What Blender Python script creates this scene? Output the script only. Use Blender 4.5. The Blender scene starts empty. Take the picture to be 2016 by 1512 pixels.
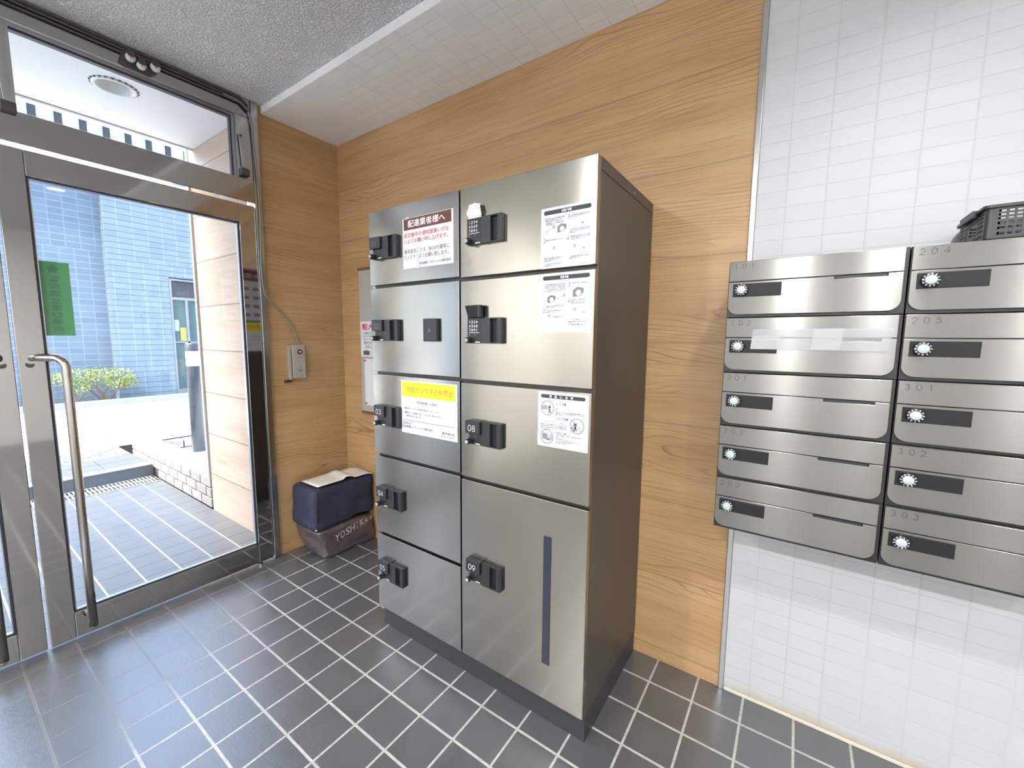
import bpy, bmesh, math, random
from mathutils import Vector, Matrix, noise as mnoise
random.seed(7)
sc = bpy.context.scene
C = sc.collection
PI = math.pi

# ------------------------------------------------------------------ camera
CAM = Vector((1.4811, -1.1077, 1.2924))
rx, roll, yaw = -0.1070, 0.0084, -0.6029
F = Vector((math.sin(yaw)*math.cos(rx), math.cos(yaw)*math.cos(rx), math.sin(rx)))
Rv = F.cross(Vector((0, 0, 1))).normalized()
Uv = Rv.cross(F)
R2 = math.cos(roll)*Rv + math.sin(roll)*Uv
U2 = -math.sin(roll)*Rv + math.cos(roll)*Uv
cd = bpy.data.cameras.new('camera')
cam = bpy.data.objects.new('camera', cd); C.objects.link(cam)
M = Matrix((R2, U2, -F)).transposed().to_4x4(); M.translation = CAM
cam.matrix_world = M
cd.sensor_width = 36.0; cd.sensor_fit = 'HORIZONTAL'
cd.lens = 813.96/2016*36.0
cd.clip_start = 0.02; cd.clip_end = 200
sc.camera = cam

# ------------------------------------------------------------------ colour management, sky, sun, lamps
sc.view_settings.view_transform = 'Standard'
sc.view_settings.look = 'None'
sc.view_settings.gamma = 1.0
sc.view_settings.use_curve_mapping = False
sc.view_settings.exposure = 0.0
w = bpy.data.worlds.new('sky'); sc.world = w; w.use_nodes = True
nt = w.node_tree
sky = nt.nodes.new('ShaderNodeTexSky'); sky.sky_type = 'NISHITA'
sky.sun_disc = False; sky.sun_elevation = math.radians(54); sky.sun_rotation = math.radians(190)
sky.air_density = 1.0; sky.dust_density = 4.0; sky.ozone_density = 1.0
SKY_STRENGTH = 2.2
nt.nodes['Background'].inputs[1].default_value = SKY_STRENGTH
nt.links.new(sky.outputs[0], nt.nodes['Background'].inputs[0])
SUN_ENERGY = 9.0
sd = bpy.data.lights.new('sun', 'SUN'); sd.energy = SUN_ENERGY; sd.angle = math.radians(0.6); sd.color = (1, .96, .9)
so = bpy.data.objects.new('sun', sd); C.objects.link(so)
so.rotation_euler = Vector((-0.22, 0.70, -1.0)).to_track_quat('-Z', 'Y').to_euler()
LAMPS = [(1.80, -0.30, 9.0, 140), (1.855, -1.245, 25.0, 150), (-0.1, -2.75, 70.0, 175), (1.4, -2.75, 66.0, 175), (2.9, -2.75, 58.0, 175), (3.6, -1.2, 10.0, 170)]  # rear row and far-end lamp are unseen, added to brighten walls and ceiling
for (lx, ly, le, sp) in LAMPS:
    ld = bpy.data.lights.new('downlight_glow', 'AREA'); ld.shape = 'DISK'; ld.size = 0.10
    ld.energy = le; ld.spread = math.radians(sp); ld.color = (.975, .985, 1.0)
    lo = bpy.data.objects.new('downlight_glow', ld); C.objects.link(lo)
    lo.location = (lx, ly, 2.500)

# ------------------------------------------------------------------ helpers
def tag(o, label=None, cat=None, group=None, kind=None):
    if label: o['label'] = label
    if cat: o['category'] = cat
    if group: o['group'] = group
    if kind: o['kind'] = kind
    return o

def thing(name, label, cat, loc=(0, 0, 0), group=None):
    o = bpy.data.objects.new(name, None); C.objects.link(o)
    o.empty_display_size = .05; o.location = loc
    return tag(o, label, cat, group)

def dup_tree(root, loc):
    r = root.copy(); C.objects.link(r); r.location = loc
    for ch in list(root.children):
        c = ch.copy(); C.objects.link(c); c.parent = r
        for g in list(ch.children):
            if g.name.startswith('number_lettering'): continue
            d = g.copy(); C.objects.link(d); d.parent = c
    return r

class MB:
    def __init__(s): s.v = []; s.f = []; s.m = []; s.sm = []
    def add(s, vs, fs, mi=0, smooth=False):
        b = len(s.v); s.v += [tuple(p) for p in vs]
        for f in fs:
            s.f.append([i+b for i in f]); s.m.append(mi); s.sm.append(smooth)
        return s
    def box(s, x0, y0, z0, x1, y1, z1, mi=0):
        x0, x1 = sorted((x0, x1)); y0, y1 = sorted((y0, y1)); z0, z1 = sorted((z0, z1))
        v = [(x0,y0,z0),(x1,y0,z0),(x1,y1,z0),(x0,y1,z0),(x0,y0,z1),(x1,y0,z1),(x1,y1,z1),(x0,y1,z1)]
        return s.add(v, [(0,3,2,1),(4,5,6,7),(0,1,5,4),(1,2,6,5),(2,3,7,6),(3,0,4,7)], mi)
    def prism(s, pts, O, U, V, N, d, mi=0):
        O, U, V, N = map(Vector, (O, U, V, N)); n = len(pts)
        a = [O+U*p[0]+V*p[1] for p in pts]; b = [q+N*d for q in a]
        return s.add(a+b, [list(range(n))[::-1], list(range(n, 2*n))] + [(i, (i+1) % n, n+(i+1) % n, n+i) for i in range(n)], mi)
    def flat(s, pts, O, U, V, N, d, mi=0):
        O, U, V, N = map(Vector, (O, U, V, N))
        return s.add([O+U*p[0]+V*p[1]+N*d for p in pts], [list(range(len(pts)))], mi)
    def lathe(s, prof, O, A, n=24, mi=0, smooth=True):
        O = Vector(O); A = Vector(A).normalized()
        X = A.orthogonal().normalized(); Y = A.cross(X); vs = []; fs = []
        for (r, h) in prof:
            for i in range(n):
                t = 2*PI*i/n; vs.append(O+A*h+X*(r*math.cos(t))+Y*(r*math.sin(t)))
        for j in range(len(prof)-1):
            for i in range(n):
                k = (i+1) % n; fs.append((j*n+i, j*n+k, (j+1)*n+k, (j+1)*n+i))
        return s.add(vs, fs, mi, smooth)
    def cyl(s, O, A, r, h, n=24, mi=0):
        return s.lathe([(0.0001, 0), (r, 0), (r, 0), (r, h), (r, h), (0.0001, h)], O, A, n, mi, False)
    def tube(s, pts, r, n=10, mi=0, cap=True):
        pts = [Vector(p) for p in pts]; vs = []; fs = []
        t0 = (pts[1]-pts[0]).normalized(); X = t0.orthogonal().normalized()
        for j, p in enumerate(pts):
            t = (pts[min(j+1, len(pts)-1)]-pts[max(j-1, 0)]).normalized()
            X = (X-t*X.dot(t)).normalized(); Y = t.cross(X)
            rr = r[j] if isinstance(r, (list, tuple)) else r
            for i in range(n):
                a = 2*PI*i/n; vs.append(p+X*(rr*math.cos(a))+Y*(rr*math.sin(a)))
        for j in range(len(pts)-1):
            for i in range(n):
                k = (i+1) % n; fs.append((j*n+i, j*n+k, (j+1)*n+k, (j+1)*n+i))
        if cap:
            fs.append(list(range(n))[::-1]); fs.append([(len(pts)-1)*n+i for i in range(n)])
        return s.add(vs, fs, mi, True)
    def build(s, name, mats, parent=None, bevel=0, seg=2, fix=True):
        me = bpy.data.meshes.new(name); me.from_pydata(s.v, [], s.f)
        for m in (mats if isinstance(mats, (list, tuple)) else [mats]): me.materials.append(m)
        me.polygons.foreach_set('material_index', s.m); me.polygons.foreach_set('use_smooth', s.sm)
        if fix:
            bm = bmesh.new(); bm.from_mesh(me); bmesh.ops.recalc_face_normals(bm, faces=bm.faces); bm.to_mesh(me); bm.free()
        me.update()
        o = bpy.data.objects.new(name, me); C.objects.link(o)
        if parent: o.parent = parent
        if bevel:
            b = o.modifiers.new('bevel', 'BEVEL'); b.width = bevel; b.segments = seg; b.limit_method = 'ANGLE'; b.angle_limit = math.radians(40)
        return o

def smooth_path(pts, n=6):
    pts = [Vector(p) for p in pts]; out = []
    for i in range(len(pts)-1):
        p0 = pts[max(i-1, 0)]; p1 = pts[i]; p2 = pts[i+1]; p3 = pts[min(i+2, len(pts)-1)]
        for k in range(n):
            t = k/n
            out.append(.5*((2*p1)+(p2-p0)*t+(2*p0-5*p1+4*p2-p3)*t*t+(3*p1-p0-3*p2+p3)*t**3))
    out.append(pts[-1]); return out

def rrect(x0, y0, x1, y1, r, n=6, corners=(1, 1, 1, 1)):
    out = []
    for (cx, cy, a, on) in ((x1-r, y1-r, 0, corners[0]), (x0+r, y1-r, 90, corners[1]), (x0+r, y0+r, 180, corners[2]), (x1-r, y0+r, 270, corners[3])):
        if on:
            for i in range(n+1):
                t = math.radians(a+90*i/n); out.append((cx+r*math.cos(t), cy+r*math.sin(t)))
        else:
            out.append((cx+(r if a in (0, 270) else -r), cy+(r if a in (0, 90) else -r)))
    return out

def circle(cx, cy, r, n=32): return [(cx+r*math.cos(2*PI*i/n), cy+r*math.sin(2*PI*i/n)) for i in range(n)]

_tc = {}
def text2d(body, spacing=1.0, thick=0.0):
    key = (body, spacing, thick)
    if key in _tc: return _tc[key]
    c = bpy.data.curves.new('lettering', 'FONT'); c.body = body; c.size = 1; c.space_character = spacing; c.resolution_u = 2
    c.offset = thick
    o = bpy.data.objects.new('lettering', c); C.objects.link(o)
    dg = bpy.context.evaluated_depsgraph_get()
    me = bpy.data.meshes.new_from_object(o.evaluated_get(dg))
    vs = [(v.co.x, v.co.y) for v in me.vertices]; fs = [list(p.vertices) for p in me.polygons]
    bpy.data.objects.remove(o); bpy.data.meshes.remove(me); bpy.data.curves.remove(c)
    if not vs: vs = [(0, 0)]
    xs = [p[0] for p in vs]; ys = [p[1] for p in vs]
    _tc[key] = (vs, fs, min(xs), max(xs), min(ys), max(ys)); return _tc[key]

def _arc(cx, cy, rx_, ry_, a0, a1, n=12): return [(cx+rx_*math.cos(math.radians(a0+(a1-a0)*i/n)), cy+ry_*math.sin(math.radians(a0+(a1-a0)*i/n))) for i in range(n+1)]
DIG = {'0': [_arc(.5, .5, .5, .5, 0, 360, 24)], '1': [[(.30, .82), (.55, 1), (.55, 0)]],
       '2': [_arc(.5, .70, .45, .30, 170, -35, 12)+[(0, 0), (1, 0)]],
       '3': [_arc(.48, .76, .38, .24, 150, -90, 10), _arc(.48, .27, .46, .27, 90, -150, 12)],
       '4': [[(1, .28), (0, .28), (.75, 1), (.75, 0)]],
       '5': [[(.9, 1), (.25, 1), (.12, .55)]+_arc(.45, .33, .48, .33, 125, -145, 12)],
       '6': [[(.72, 1), (.12, .48)], _arc(.5, .32, .46, .32, 0, 360, 20)], '7': [[(0, 1), (1, 1), (.35, 0)]],
       '8': [_arc(.5, .76, .38, .24, 0, 360, 18), _arc(.5, .27, .47, .27, 0, 360, 20)],
       '9': [[(.28, 0), (.88, .52)], _arc(.5, .68, .46, .32, 0, 360, 20)]}
class Decal:
    """flat artwork laid on a surface: O origin, U right, V up, N out of the surface (metres)"""
    def __init__(s, O, U, V, N): s.O, s.U, s.V, s.N = map(Vector, (O, U, V, N)); s.mb = MB(); s.d = 0.0004
    def poly(s, pts, mi, lift=1): s.mb.flat(pts, s.O, s.U, s.V, s.N, s.d+.00025*lift, mi); return s
    def rect(s, x0, y0, x1, y1, mi, lift=1): return s.poly([(x0, y0), (x1, y0), (x1, y1), (x0, y1)], mi, lift)
    def ring(s, cx, cy, r, t, mi, lift=1, n=36):
        a = circle(cx, cy, r, n); b = circle(cx, cy, r-t, n)
        for i in range(n):
            k = (i+1) % n; s.poly([a[i], a[k], b[k], b[i]], mi, lift)
        return s
    def line(s, x0, y0, x1, y1, t, mi, lift=1):
        d = Vector((x1-x0, y1-y0)).normalized(); p = Vector((-d.y, d.x))*t/2
        return s.poly([(x0-p.x, y0-p.y), (x1-p.x, y1-p.y), (x1+p.x, y1+p.y), (x0+p.x, y0+p.y)], mi, lift)
    def frame(s, x0, y0, x1, y1, t, mi, lift=1):
        for q in ((x0, y0, x1, y0), (x1, y0, x1, y1), (x1, y1, x0, y1), (x0, y1, x0, y0)): s.line(*q, t, mi, lift)
        return s
    def text(s, body, x0, y0, x1, y1, mi, lift=2, spacing=1.0, thick=0.0, fit=True):
        """fit text into the box (x0,y0)-(x1,y1)"""
        vs, fs, a, b, c, d = text2d(body, spacing, thick)
        sx = (x1-x0)/max(b-a, 1e-6); sy = (y1-y0)/max(d-c, 1e-6)
        if not fit: sx = sy
        s.mb.add([s.O+s.U*(x0+(p[0]-a)*sx)+s.V*(y0+(p[1]-c)*sy)+s.N*(s.d+.00025*lift) for p in vs], fs, mi); return s
    def strokes(s, body, x0, y0, x1, y1, t, mi, lift=2, pitch=None):
        """thin geometric digits drawn as single strokes"""
        n = len(body); w_ = (x1-x0)/(n+.35*(n-1)); pitch = pitch or w_*1.35
        if pitch and n > 1 and (x1-x0) <= 0: w_ = -(x1-x0)
        for i, ch in enumerate(body):
            for path in DIG[ch]:
                pts = [(x0+i*pitch+p[0]*w_, y0+p[1]*(y1-y0)) for p in path]
                pv = [Vector(p) for p in pts]; n_ = len(pv); closed = (pv[0]-pv[-1]).length < 1e-7; L_ = []; R_ = []
                for k_ in range(n_):
                    d0 = (pv[k_]-pv[k_-1]) if k_ else ((pv[-1]-pv[-2]) if closed else (pv[1]-pv[0]))
                    d1 = (pv[k_+1]-pv[k_]) if k_ < n_-1 else ((pv[1]-pv[0]) if closed else d0)
                    d0 = d0.normalized(); d1 = d1.normalized(); m_ = d0+d1; m_ = m_.normalized() if m_.length > .2 else d0
                    nn_ = Vector((-m_.y, m_.x)); k2 = t/2/max(.55, abs(nn_.dot(Vector((-d0.y, d0.x)))))
                    L_.append(pv[k_]+nn_*k2); R_.append(pv[k_]-nn_*k2)
                s.mb.add([s.O+s.U*q.x+s.V*q.y+s.N*(s.d+.00025*lift) for q in L_+R_], [(k_, k_+1, n_+k_+1, n_+k_) for k_ in range(n_-1)], mi)
        return s
    def build(s, name, mats, parent): return s.mb.build(name, mats, parent, fix=False)

# ------------------------------------------------------------------ materials
def mat(name, col, rough=.5, metal=0.0, spec=.5, **kw):
    m = bpy.data.materials.new(name); m.use_nodes = True
    b = m.node_tree.nodes['Principled BSDF']
    b.inputs['Base Color'].default_value = (*col, 1); b.inputs['Roughness'].default_value = rough
    b.inputs['Metallic'].default_value = metal; b.inputs['Specular IOR Level'].default_value = spec
    for k, v in kw.items(): b.inputs[k.replace('_', ' ')].default_value = v
    return m
def NT(m): return m.node_tree, m.node_tree.nodes['Principled BSDF']
def nd(t, kind, **kw):
    n = t.nodes.new(kind)
    for k, v in kw.items(): setattr(n, k, v)
    return n
def mth(t, op, a, b=None, c=None):
    n = t.nodes.new('ShaderNodeMath'); n.operation = op
    for i, x in enumerate((a, b, c)):
        if x is None: continue
        if isinstance(x, (int, float)): n.inputs[i].default_value = x
        else: t.links.new(x, n.inputs[i])
    return n.outputs[0]
def mapr(t, v, a, b, c=0.0, d=1.0, smooth=True):
    n = t.nodes.new('ShaderNodeMapRange')
    if smooth: n.interpolation_type = 'SMOOTHSTEP'
    t.links.new(v, n.inputs[0])
    for i, x in zip((1, 2, 3, 4), (a, b, c, d)): n.inputs[i].default_value = x
    return n.outputs[0]
def mix(t, f, a, b, mode='MIX'):
    n = t.nodes.new('ShaderNodeMix'); n.data_type = 'RGBA'; n.blend_type = mode
    if isinstance(f, (int, float)): n.inputs[0].default_value = f
    else: t.links.new(f, n.inputs[0])
    for i, x in ((6, a), (7, b)):
        if isinstance(x, tuple): n.inputs[i].default_value = (*x, 1)
        else: t.links.new(x, n.inputs[i])
    return n.outputs[2]
def world_pos(t):
    g = t.nodes.new('ShaderNodeNewGeometry'); s = t.nodes.new('ShaderNodeSeparateXYZ')
    t.links.new(g.outputs['Position'], s.inputs[0]); return g.outputs['Position'], s.outputs
def scaled(t, vec, sx, sy, sz):
    n = t.nodes.new('ShaderNodeMapping'); n.inputs['Scale'].default_value = (sx, sy, sz); t.links.new(vec, n.inputs[0]); return n.outputs[0]
def noise(t, vec, scale, detail=3, rough=.5, dist=0.0):
    n = t.nodes.new('ShaderNodeTexNoise'); n.inputs['Scale'].default_value = scale; n.inputs['Detail'].default_value = detail
    n.inputs['Roughness'].default_value = rough; n.inputs['Distortion'].default_value = dist; t.links.new(vec, n.inputs['Vector']); return n.outputs[0]
def bump(t, b, h, strength, dist):
    n = t.nodes.new('ShaderNodeBump'); n.inputs['Strength'].default_value = strength; n.inputs['Distance'].default_value = dist
    t.links.new(h, n.inputs['Height']); t.links.new(n.outputs[0], b.inputs['Normal'])
def gridmask(t, u, u0, pitch, width):
    """1 on the joint, 0 inside the tile"""
    f = mth(t, 'FRACT', mth(t, 'DIVIDE', mth(t, 'SUBTRACT', u, u0), pitch))
    d = mth(t, 'MINIMUM', f, mth(t, 'SUBTRACT', 1.0, f))
    return mapr(t, d, width/pitch*.5, width/pitch*.5+.012, 1, 0)
def cell(t, u, u0, pitch): return mth(t, 'FLOOR', mth(t, 'DIVIDE', mth(t, 'SUBTRACT', u, u0), pitch))
def combine(t, a, b, c=0.0):
    n = t.nodes.new('ShaderNodeCombineXYZ')
    for i, x in enumerate((a, b, c)):
        if isinstance(x, (int, float)): n.inputs[i].default_value = x
        else: t.links.new(x, n.inputs[i])
    return n.outputs[0]
def wnoise(t, v):
    n = t.nodes.new('ShaderNodeTexWhiteNoise'); n.noise_dimensions = '3D'; t.links.new(v, n.inputs[0]); return n.outputs[0]

def slate_floor(name, x0, px, y0, py, base, grout, grout2, rough, outdoor=False):
    m = mat(name, base, rough, 0, .9); t, b = NT(m); P, (X, Y, Z) = world_pos(t)
    b.inputs['Coat Weight'].default_value = .25 if outdoor else .8; b.inputs['Coat IOR'].default_value = 1.7; b.inputs['Coat Roughness'].default_value = .33
    gx = gridmask(t, X, x0, px, .0055); gy = gridmask(t, Y, y0, py, .0065)
    g = mth(t, 'MAXIMUM', gx, gy)
    rnd = wnoise(t, combine(t, cell(t, X, x0, px), cell(t, Y, y0, py), 1.0))
    n1 = noise(t, P, 9, 6, .65); n2 = noise(t, scaled(t, P, 1, 2.2, 1), 30, 5, .6, 1.2)
    c = mix(t, mapr(t, n1, .25, .8), tuple(x*.88 for x in base), tuple(x*1.14 for x in base))
    c = mix(t, mapr(t, rnd, 0, 1, 0, .35), c, (base[0]*1.35, base[1]*1.15, base[2]*1.1))
    if outdoor:
        gc = mix(t, gy, grout2, grout)
    else:
        s = mth(t, 'ADD', mth(t, 'ADD', X, mth(t, 'MULTIPLY', Y, .8)), mth(t, 'MULTIPLY', mth(t, 'SUBTRACT', n1, .5), .3))
        gc = mix(t, mapr(t, s, -1.02, -.62), grout2, grout)
        gc = mix(t, mapr(t, n2, .35, .7, 0, .4), gc, grout2)
    t.links.new(mix(t, g, c, gc), b.inputs['Base Color'])
    rr = mth(t, 'ADD', mapr(t, n1, .3, .7, rough-.03, rough+.04), mth(t, 'MULTIPLY', g, .3))
    t.links.new(rr, b.inputs['Roughness'])
    h = mth(t, 'SUBTRACT', mth(t, 'ADD', mth(t, 'MULTIPLY', n2, .5), mth(t, 'MULTIPLY', n1, .5)), mth(t, 'MULTIPLY', g, .6))
    bump(t, b, h, .22, .006); return m

def wall_tile(name, u_axis, u0, pu, v_axis, v0, pv, base, joint, rough=.25, dirt=False, light=False):
    m = mat(name, base, rough); t, b = NT(m); P, ax = world_pos(t)
    u = ax[u_axis]; v = ax[v_axis]
    g = mth(t, 'MAXIMUM', gridmask(t, u, u0, pu, .0022), gridmask(t, v, v0, pv, .0022))
    gw = mth(t, 'MAXIMUM', gridmask(t, u, u0, pu, .005), gridmask(t, v, v0, pv, .005))
    rnd = wnoise(t, combine(t, cell(t, u, u0, pu), cell(t, v, v0, pv), 3.0))
    n1 = noise(t, P, 3.0, 3)
    c = mix(t, mapr(t, rnd, 0, 1, 0, .5), base, tuple(x*.93 for x in base))
    # joints are only partly visible: worn paint over the tile
    vis = mapr(t, noise(t, P, 2.2, 2), .35, .62, .25, 1.0)
    c = mix(t, mth(t, 'MULTIPLY', g, vis), c, joint)
    if dirt:
        d = mth(t, 'ADD', v, mth(t, 'MULTIPLY', mth(t, 'SUBTRACT', noise(t, P, 14, 4), .5), .05))
        c = mix(t, mapr(t, d, .012, .05, .75, 0), c, (.42, .36, .27))
    t.links.new(c, b.inputs['Base Color'])
    h = mth(t, 'MULTIPLY', mth(t, 'SUBTRACT', 1.0, gw), 1.0)
    bump(t, b, h, .25, .002); return m

def wood_panel(name, along, groove0, pitch, gk=.4, base=(.455, .288, .138), dark=(.25, .135, .06), rough=.42, grain=1.0):
    m = mat(name, base, rough); t, b = NT(m); P, ax = world_pos(t)
    Zc = ax[2]; s = (1.0, 1.0, 1.0)
    row = cell(t, Zc, groove0, pitch)
    rnd = wnoise(t, combine(t, row, 5.0, 2.0))
    off = mth(t, 'MULTIPLY', rnd, 7.3)
    a = mth(t, 'ADD', ax[along], off)
    vec = combine(t, a, off, Zc)
    broad = noise(t, scaled(t, vec, .9, 1, 6), 1.6, 4, .55)
    fine = noise(t, scaled(t, vec, 1.3, 1, 55), 3.0, 6, .62, .3)
    # cathedral rings: bands in height, bent along the board
    warp = noise(t, scaled(t, vec, .5, 1, 2.2), 1.5, 2, .5)
    ph = mth(t, 'ADD', mth(t, 'MULTIPLY', Zc, 55.0), mth(t, 'MULTIPLY', warp, 26.0))
    ring = mth(t, 'FRACT', ph)
    ring = mapr(t, mth(t, 'POWER', ring, 2.5), .45, 1.0)
    rmask = mapr(t, noise(t, scaled(t, vec, 1.0, 1, 5.0), 1.35, 2, .5), .46, .62)
    k = mth(t, 'MULTIPLY', mth(t, 'MULTIPLY', ring, rmask), 1.0*grain)
    c = mix(t, mapr(t, broad, .32, .72), base, tuple(x*y for x, y in zip(base, (.86, .80, .74))))
    c = mix(t, mapr(t, fine, .46, .76, 0, .65*grain), c, dark)
    c = mix(t, k, c, dark)
    # small knots
    vo = t.nodes.new('ShaderNodeTexVoronoi'); vo.inputs['Scale'].default_value = 2.1
    t.links.new(scaled(t, vec, .75, 0, 1.6), vo.inputs['Vector'])
    c = mix(t, mapr(t, vo.outputs['Distance'], .012, .05, .55, 0), c, (.30, .16, .07))
    g = gridmask(t, Zc, groove0, pitch, .0028)
    c = mix(t, mth(t, 'MULTIPLY', g, gk), c, (.16, .09, .045))
    t.links.new(c, b.inputs['Base Color'])
    bump(t, b, mth(t, 'MULTIPLY', fine, .2), .2, .003); return m

def steel(name, col, rough, aniso=0.0, brushed=True, tangent='Z'):
    m = mat(name, col, rough, 1.0); t, b = NT(m)
    b.inputs['Anisotropic'].default_value = aniso; b.inputs['Anisotropic Rotation'].default_value = .25
    if aniso:
        tg = t.nodes.new('ShaderNodeTangent'); tg.direction_type = 'RADIAL'; tg.axis = tangent; t.links.new(tg.outputs[0], b.inputs['Tangent'])
    if brushed:
        P, ax = world_pos(t)
        sm = noise(t, P, 3.5, 3, .6)
        t.links.new(mapr(t, sm, .40, .72, rough-.005, rough+.02), b.inputs['Roughness'])
    return m

def glass(name, tint=(.93, .97, .97), gloss=.9):
    m = bpy.data.materials.new(name); m.use_nodes = True; t = m.node_tree
    t.nodes.remove(t.nodes['Principled BSDF']); out = t.nodes['Material Output']
    tr = t.nodes.new('ShaderNodeBsdfTransparent'); tr.inputs[0].default_value = (*tint, 1)
    gl = t.nodes.new('ShaderNodeBsdfGlossy'); gl.inputs[0].default_value = (gloss, gloss, gloss, 1); gl.inputs['Roughness'].default_value = 0.01
    g = t.nodes.new('ShaderNodeNewGeometry'); dp = t.nodes.new('ShaderNodeVectorMath'); dp.operation = 'DOT_PRODUCT'
    t.links.new(g.outputs['Incoming'], dp.inputs[0]); t.links.new(g.outputs['Normal'], dp.inputs[1])
    cs = mth(t, 'ABSOLUTE', dp.outputs['Value'])
    fr = mth(t, 'ADD', .035, mth(t, 'MULTIPLY', .9, mth(t, 'POWER', mth(t, 'SUBTRACT', 1.0, cs), 5.0)))
    mx = t.nodes.new('ShaderNodeMixShader')
    t.links.new(fr, mx.inputs[0]); t.links.new(tr.outputs[0], mx.inputs[1]); t.links.new(gl.outputs[0], mx.inputs[2])
    t.links.new(mx.outputs[0], out.inputs[0]); return m

def emis(name, col, s):
    m = mat(name, col, .5); b = m.node_tree.nodes['Principled BSDF']
    b.inputs['Emission Color'].default_value = (*col, 1); b.inputs['Emission Strength'].default_value = s; return m

m_floor = slate_floor('slate floor tile', .037, .1517, -.064, .150, (.066, .071, .075), (.45, .435, .395), (.105, .10, .10), .34)
m_porch = slate_floor('porch slate tile', .037, .1517, -.049, .150, (.100, .108, .118), (.45, .46, .47), (.055, .057, .06), .42, True)
m_wtile = wall_tile('white wall tile', 0, 1.3153, .1017, 2, 0.0, .0506, (.49, .497, .507), (.415, .42, .425), .5, True)
m_stile = wall_tile('white soffit tile', 0, 0, .1017, 1, .065, .0506, (.83, .84, .86), (.68, .68, .69), .35)
m_woodX = wood_panel('orange wood panel', 0, .054, .308)
m_woodY = wood_panel('orange wood panel side', 1, .054, .308, .12)
m_woodP = wood_panel('pale pink wood panel', 0, -.02, .305, .9, (.50, .385, .305), (.36, .25, .17), .5, .7)
m_steel = steel('brushed stainless door', (.39, .366, .328), .185, .75)
m_mailst = steel('brushed stainless mailbox', (.215, .21, .197), .25, 1.0)
m_mirror = mat('polished stainless', (.47, .455, .435), .055, 1.0)
m_satin = mat('satin stainless', (.50, .495, .485), .22, 1.0)
m_chrome = mat('dull chrome', (.50, .47, .44), .12, 1.0)
m_alu = mat('aluminium trim', (.52, .52, .52), .3, 1.0)
m_cab = mat('dark brown cabinet paint', (.052, .043, .036), .38)
m_black = mat('black plastic', (.011, .011, .014), .38)
m_char = mat('charcoal plastic', (.017, .018, .021), .42)
m_slot = mat('slot black', (.004, .004, .005), .6)
m_darkmet = mat('dark grimy metal', (.09, .08, .075), .5, .6)
m_grip = mat('black grip', (.012, .012, .02), .45)
m_white = mat('white paper', (.64, .65, .67), .6)
m_stick = mat('white sticker', (.52, .545, .565), .45)
m_ink = mat('black ink', (.03, .03, .035), .6)
m_ink2 = mat('grey ink', (.10, .10, .11), .6)
m_lgrey = mat('light grey ink', (.28, .285, .30), .6)
m_mgrey = mat('mid grey ink', (.17, .17, .178), .6)
m_maroon = mat('maroon print', (.115, .028, .02), .5)
m_red = mat('red ink', (.55, .03, .035), .6)
m_yellow = mat('yellow print', (.80, .72, .02), .5)
m_tape = mat('white tape', (.72, .74, .78), .35, Alpha=.72)
m_wcap = mat('white plastic cap', (.42, .46, .475), .4)
m_wletter = mat('white lettering', (.85, .85, .85), .5)
m_lid = mat('grey lid lettering', (.20, .20, .22), .5)
m_boxgrey = mat('warm grey plastic', (.34, .30, .26), .5)
m_bred = mat('red button', (.16, .018, .012), .25)
m_cable = mat('grey cable', (.20, .185, .16), .55)
m_navy = mat('navy fabric', (.022, .024, .050), .75)
m_brown = mat('brown plastic film', (.085, .066, .066), .36)
m_bagtxt = mat('faded white print', (.42, .40, .42), .6)
m_paper = mat('cream paper', (.70, .66, .58), .7)
m_board = mat('grey notice board', (.36, .33, .31), .7)
m_bshade_print = mat('brown shadow and print', (.14, .085, .05), .5)  # painted shadow strips of the notice board, also a poster print colour
m_crate = mat('black crate plastic', (.030, .029, .032), .42)
m_greyobj = mat('grey plastic', (.20, .19, .18), .5)
m_paintw = mat('white paint', (.74, .74, .75), .6)
m_beige = mat('beige wall paint', (.86, .85, .82), .7)
m_cream = mat('cream cove tile', (.62, .57, .48), .4)
m_glass = glass('door glass')
m_gasket = mat('dark gasket', (.03, .03, .05), .5)
m_green = mat('green sticker', (.075, .30, .095), .55)
m_greend = mat('dark green print', (.04, .185, .06), .55)
m_ceil = mat('sprayed ceiling', (.88, .885, .90), .85)
t, b = NT(m_ceil); P, _ = world_pos(t); n = noise(t, P, 95, 4, .6)
bump(t, b, mapr(t, n, .38, .62), .9, .012)
for mm, sc_, st in ((m_navy, 14, .35), (m_brown, 18, .6)):
    t, b = NT(mm); P, _ = world_pos(t); bump(t, b, noise(t, P, sc_, 4, .6, .8), st, .02)
t, b = NT(m_brown); b.inputs['Coat Weight'].default_value = .4; b.inputs['Coat Roughness'].default_value = .15

# ------------------------------------------------------------------ setting: room
DX = -.965            # inner face of the doors
SX = -.985            # inner face of the wooden side wall
YW = .516             # back wall
ZC = 2.525            # ceiling
ZS = 2.487            # soffit underside
def struct(name, mb, mats, bevel=0):
    o = mb.build(name, mats, None, bevel); o['kind'] = 'structure'; return o
struct('floor', MB().box(-1.03, -3.4, -.08, 4.2, YW+.1, 0), m_floor)
struct('wall_back', MB().box(SX-.12, YW, 0, 1.318, YW+.1, ZS+.3), m_woodX)
struct('wall_right', MB().box(1.336, YW, 0, 4.2, YW+.1, ZS+.3), m_wtile)
struct('baseboard_right', MB().box(1.337, YW-.006, 0, 4.2, YW-.0005, .012), m_cream, .002)
struct('trim_1', MB().box(1.3185, YW-.008, 0, 1.3355, YW+.1, ZS-.001), m_alu, .002)
struct('wall_left', MB().box(SX-.12, .0395, 0, SX, YW-.0005, ZC), m_woodY)
struct('wall_entrance', MB().box(SX-.12, -3.4, 0, SX, -1.83, ZC), m_beige)
struct('wall_front', MB().box(SX-.12, -3.5, 0, 4.3, -3.4, ZC), m_beige)
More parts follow.
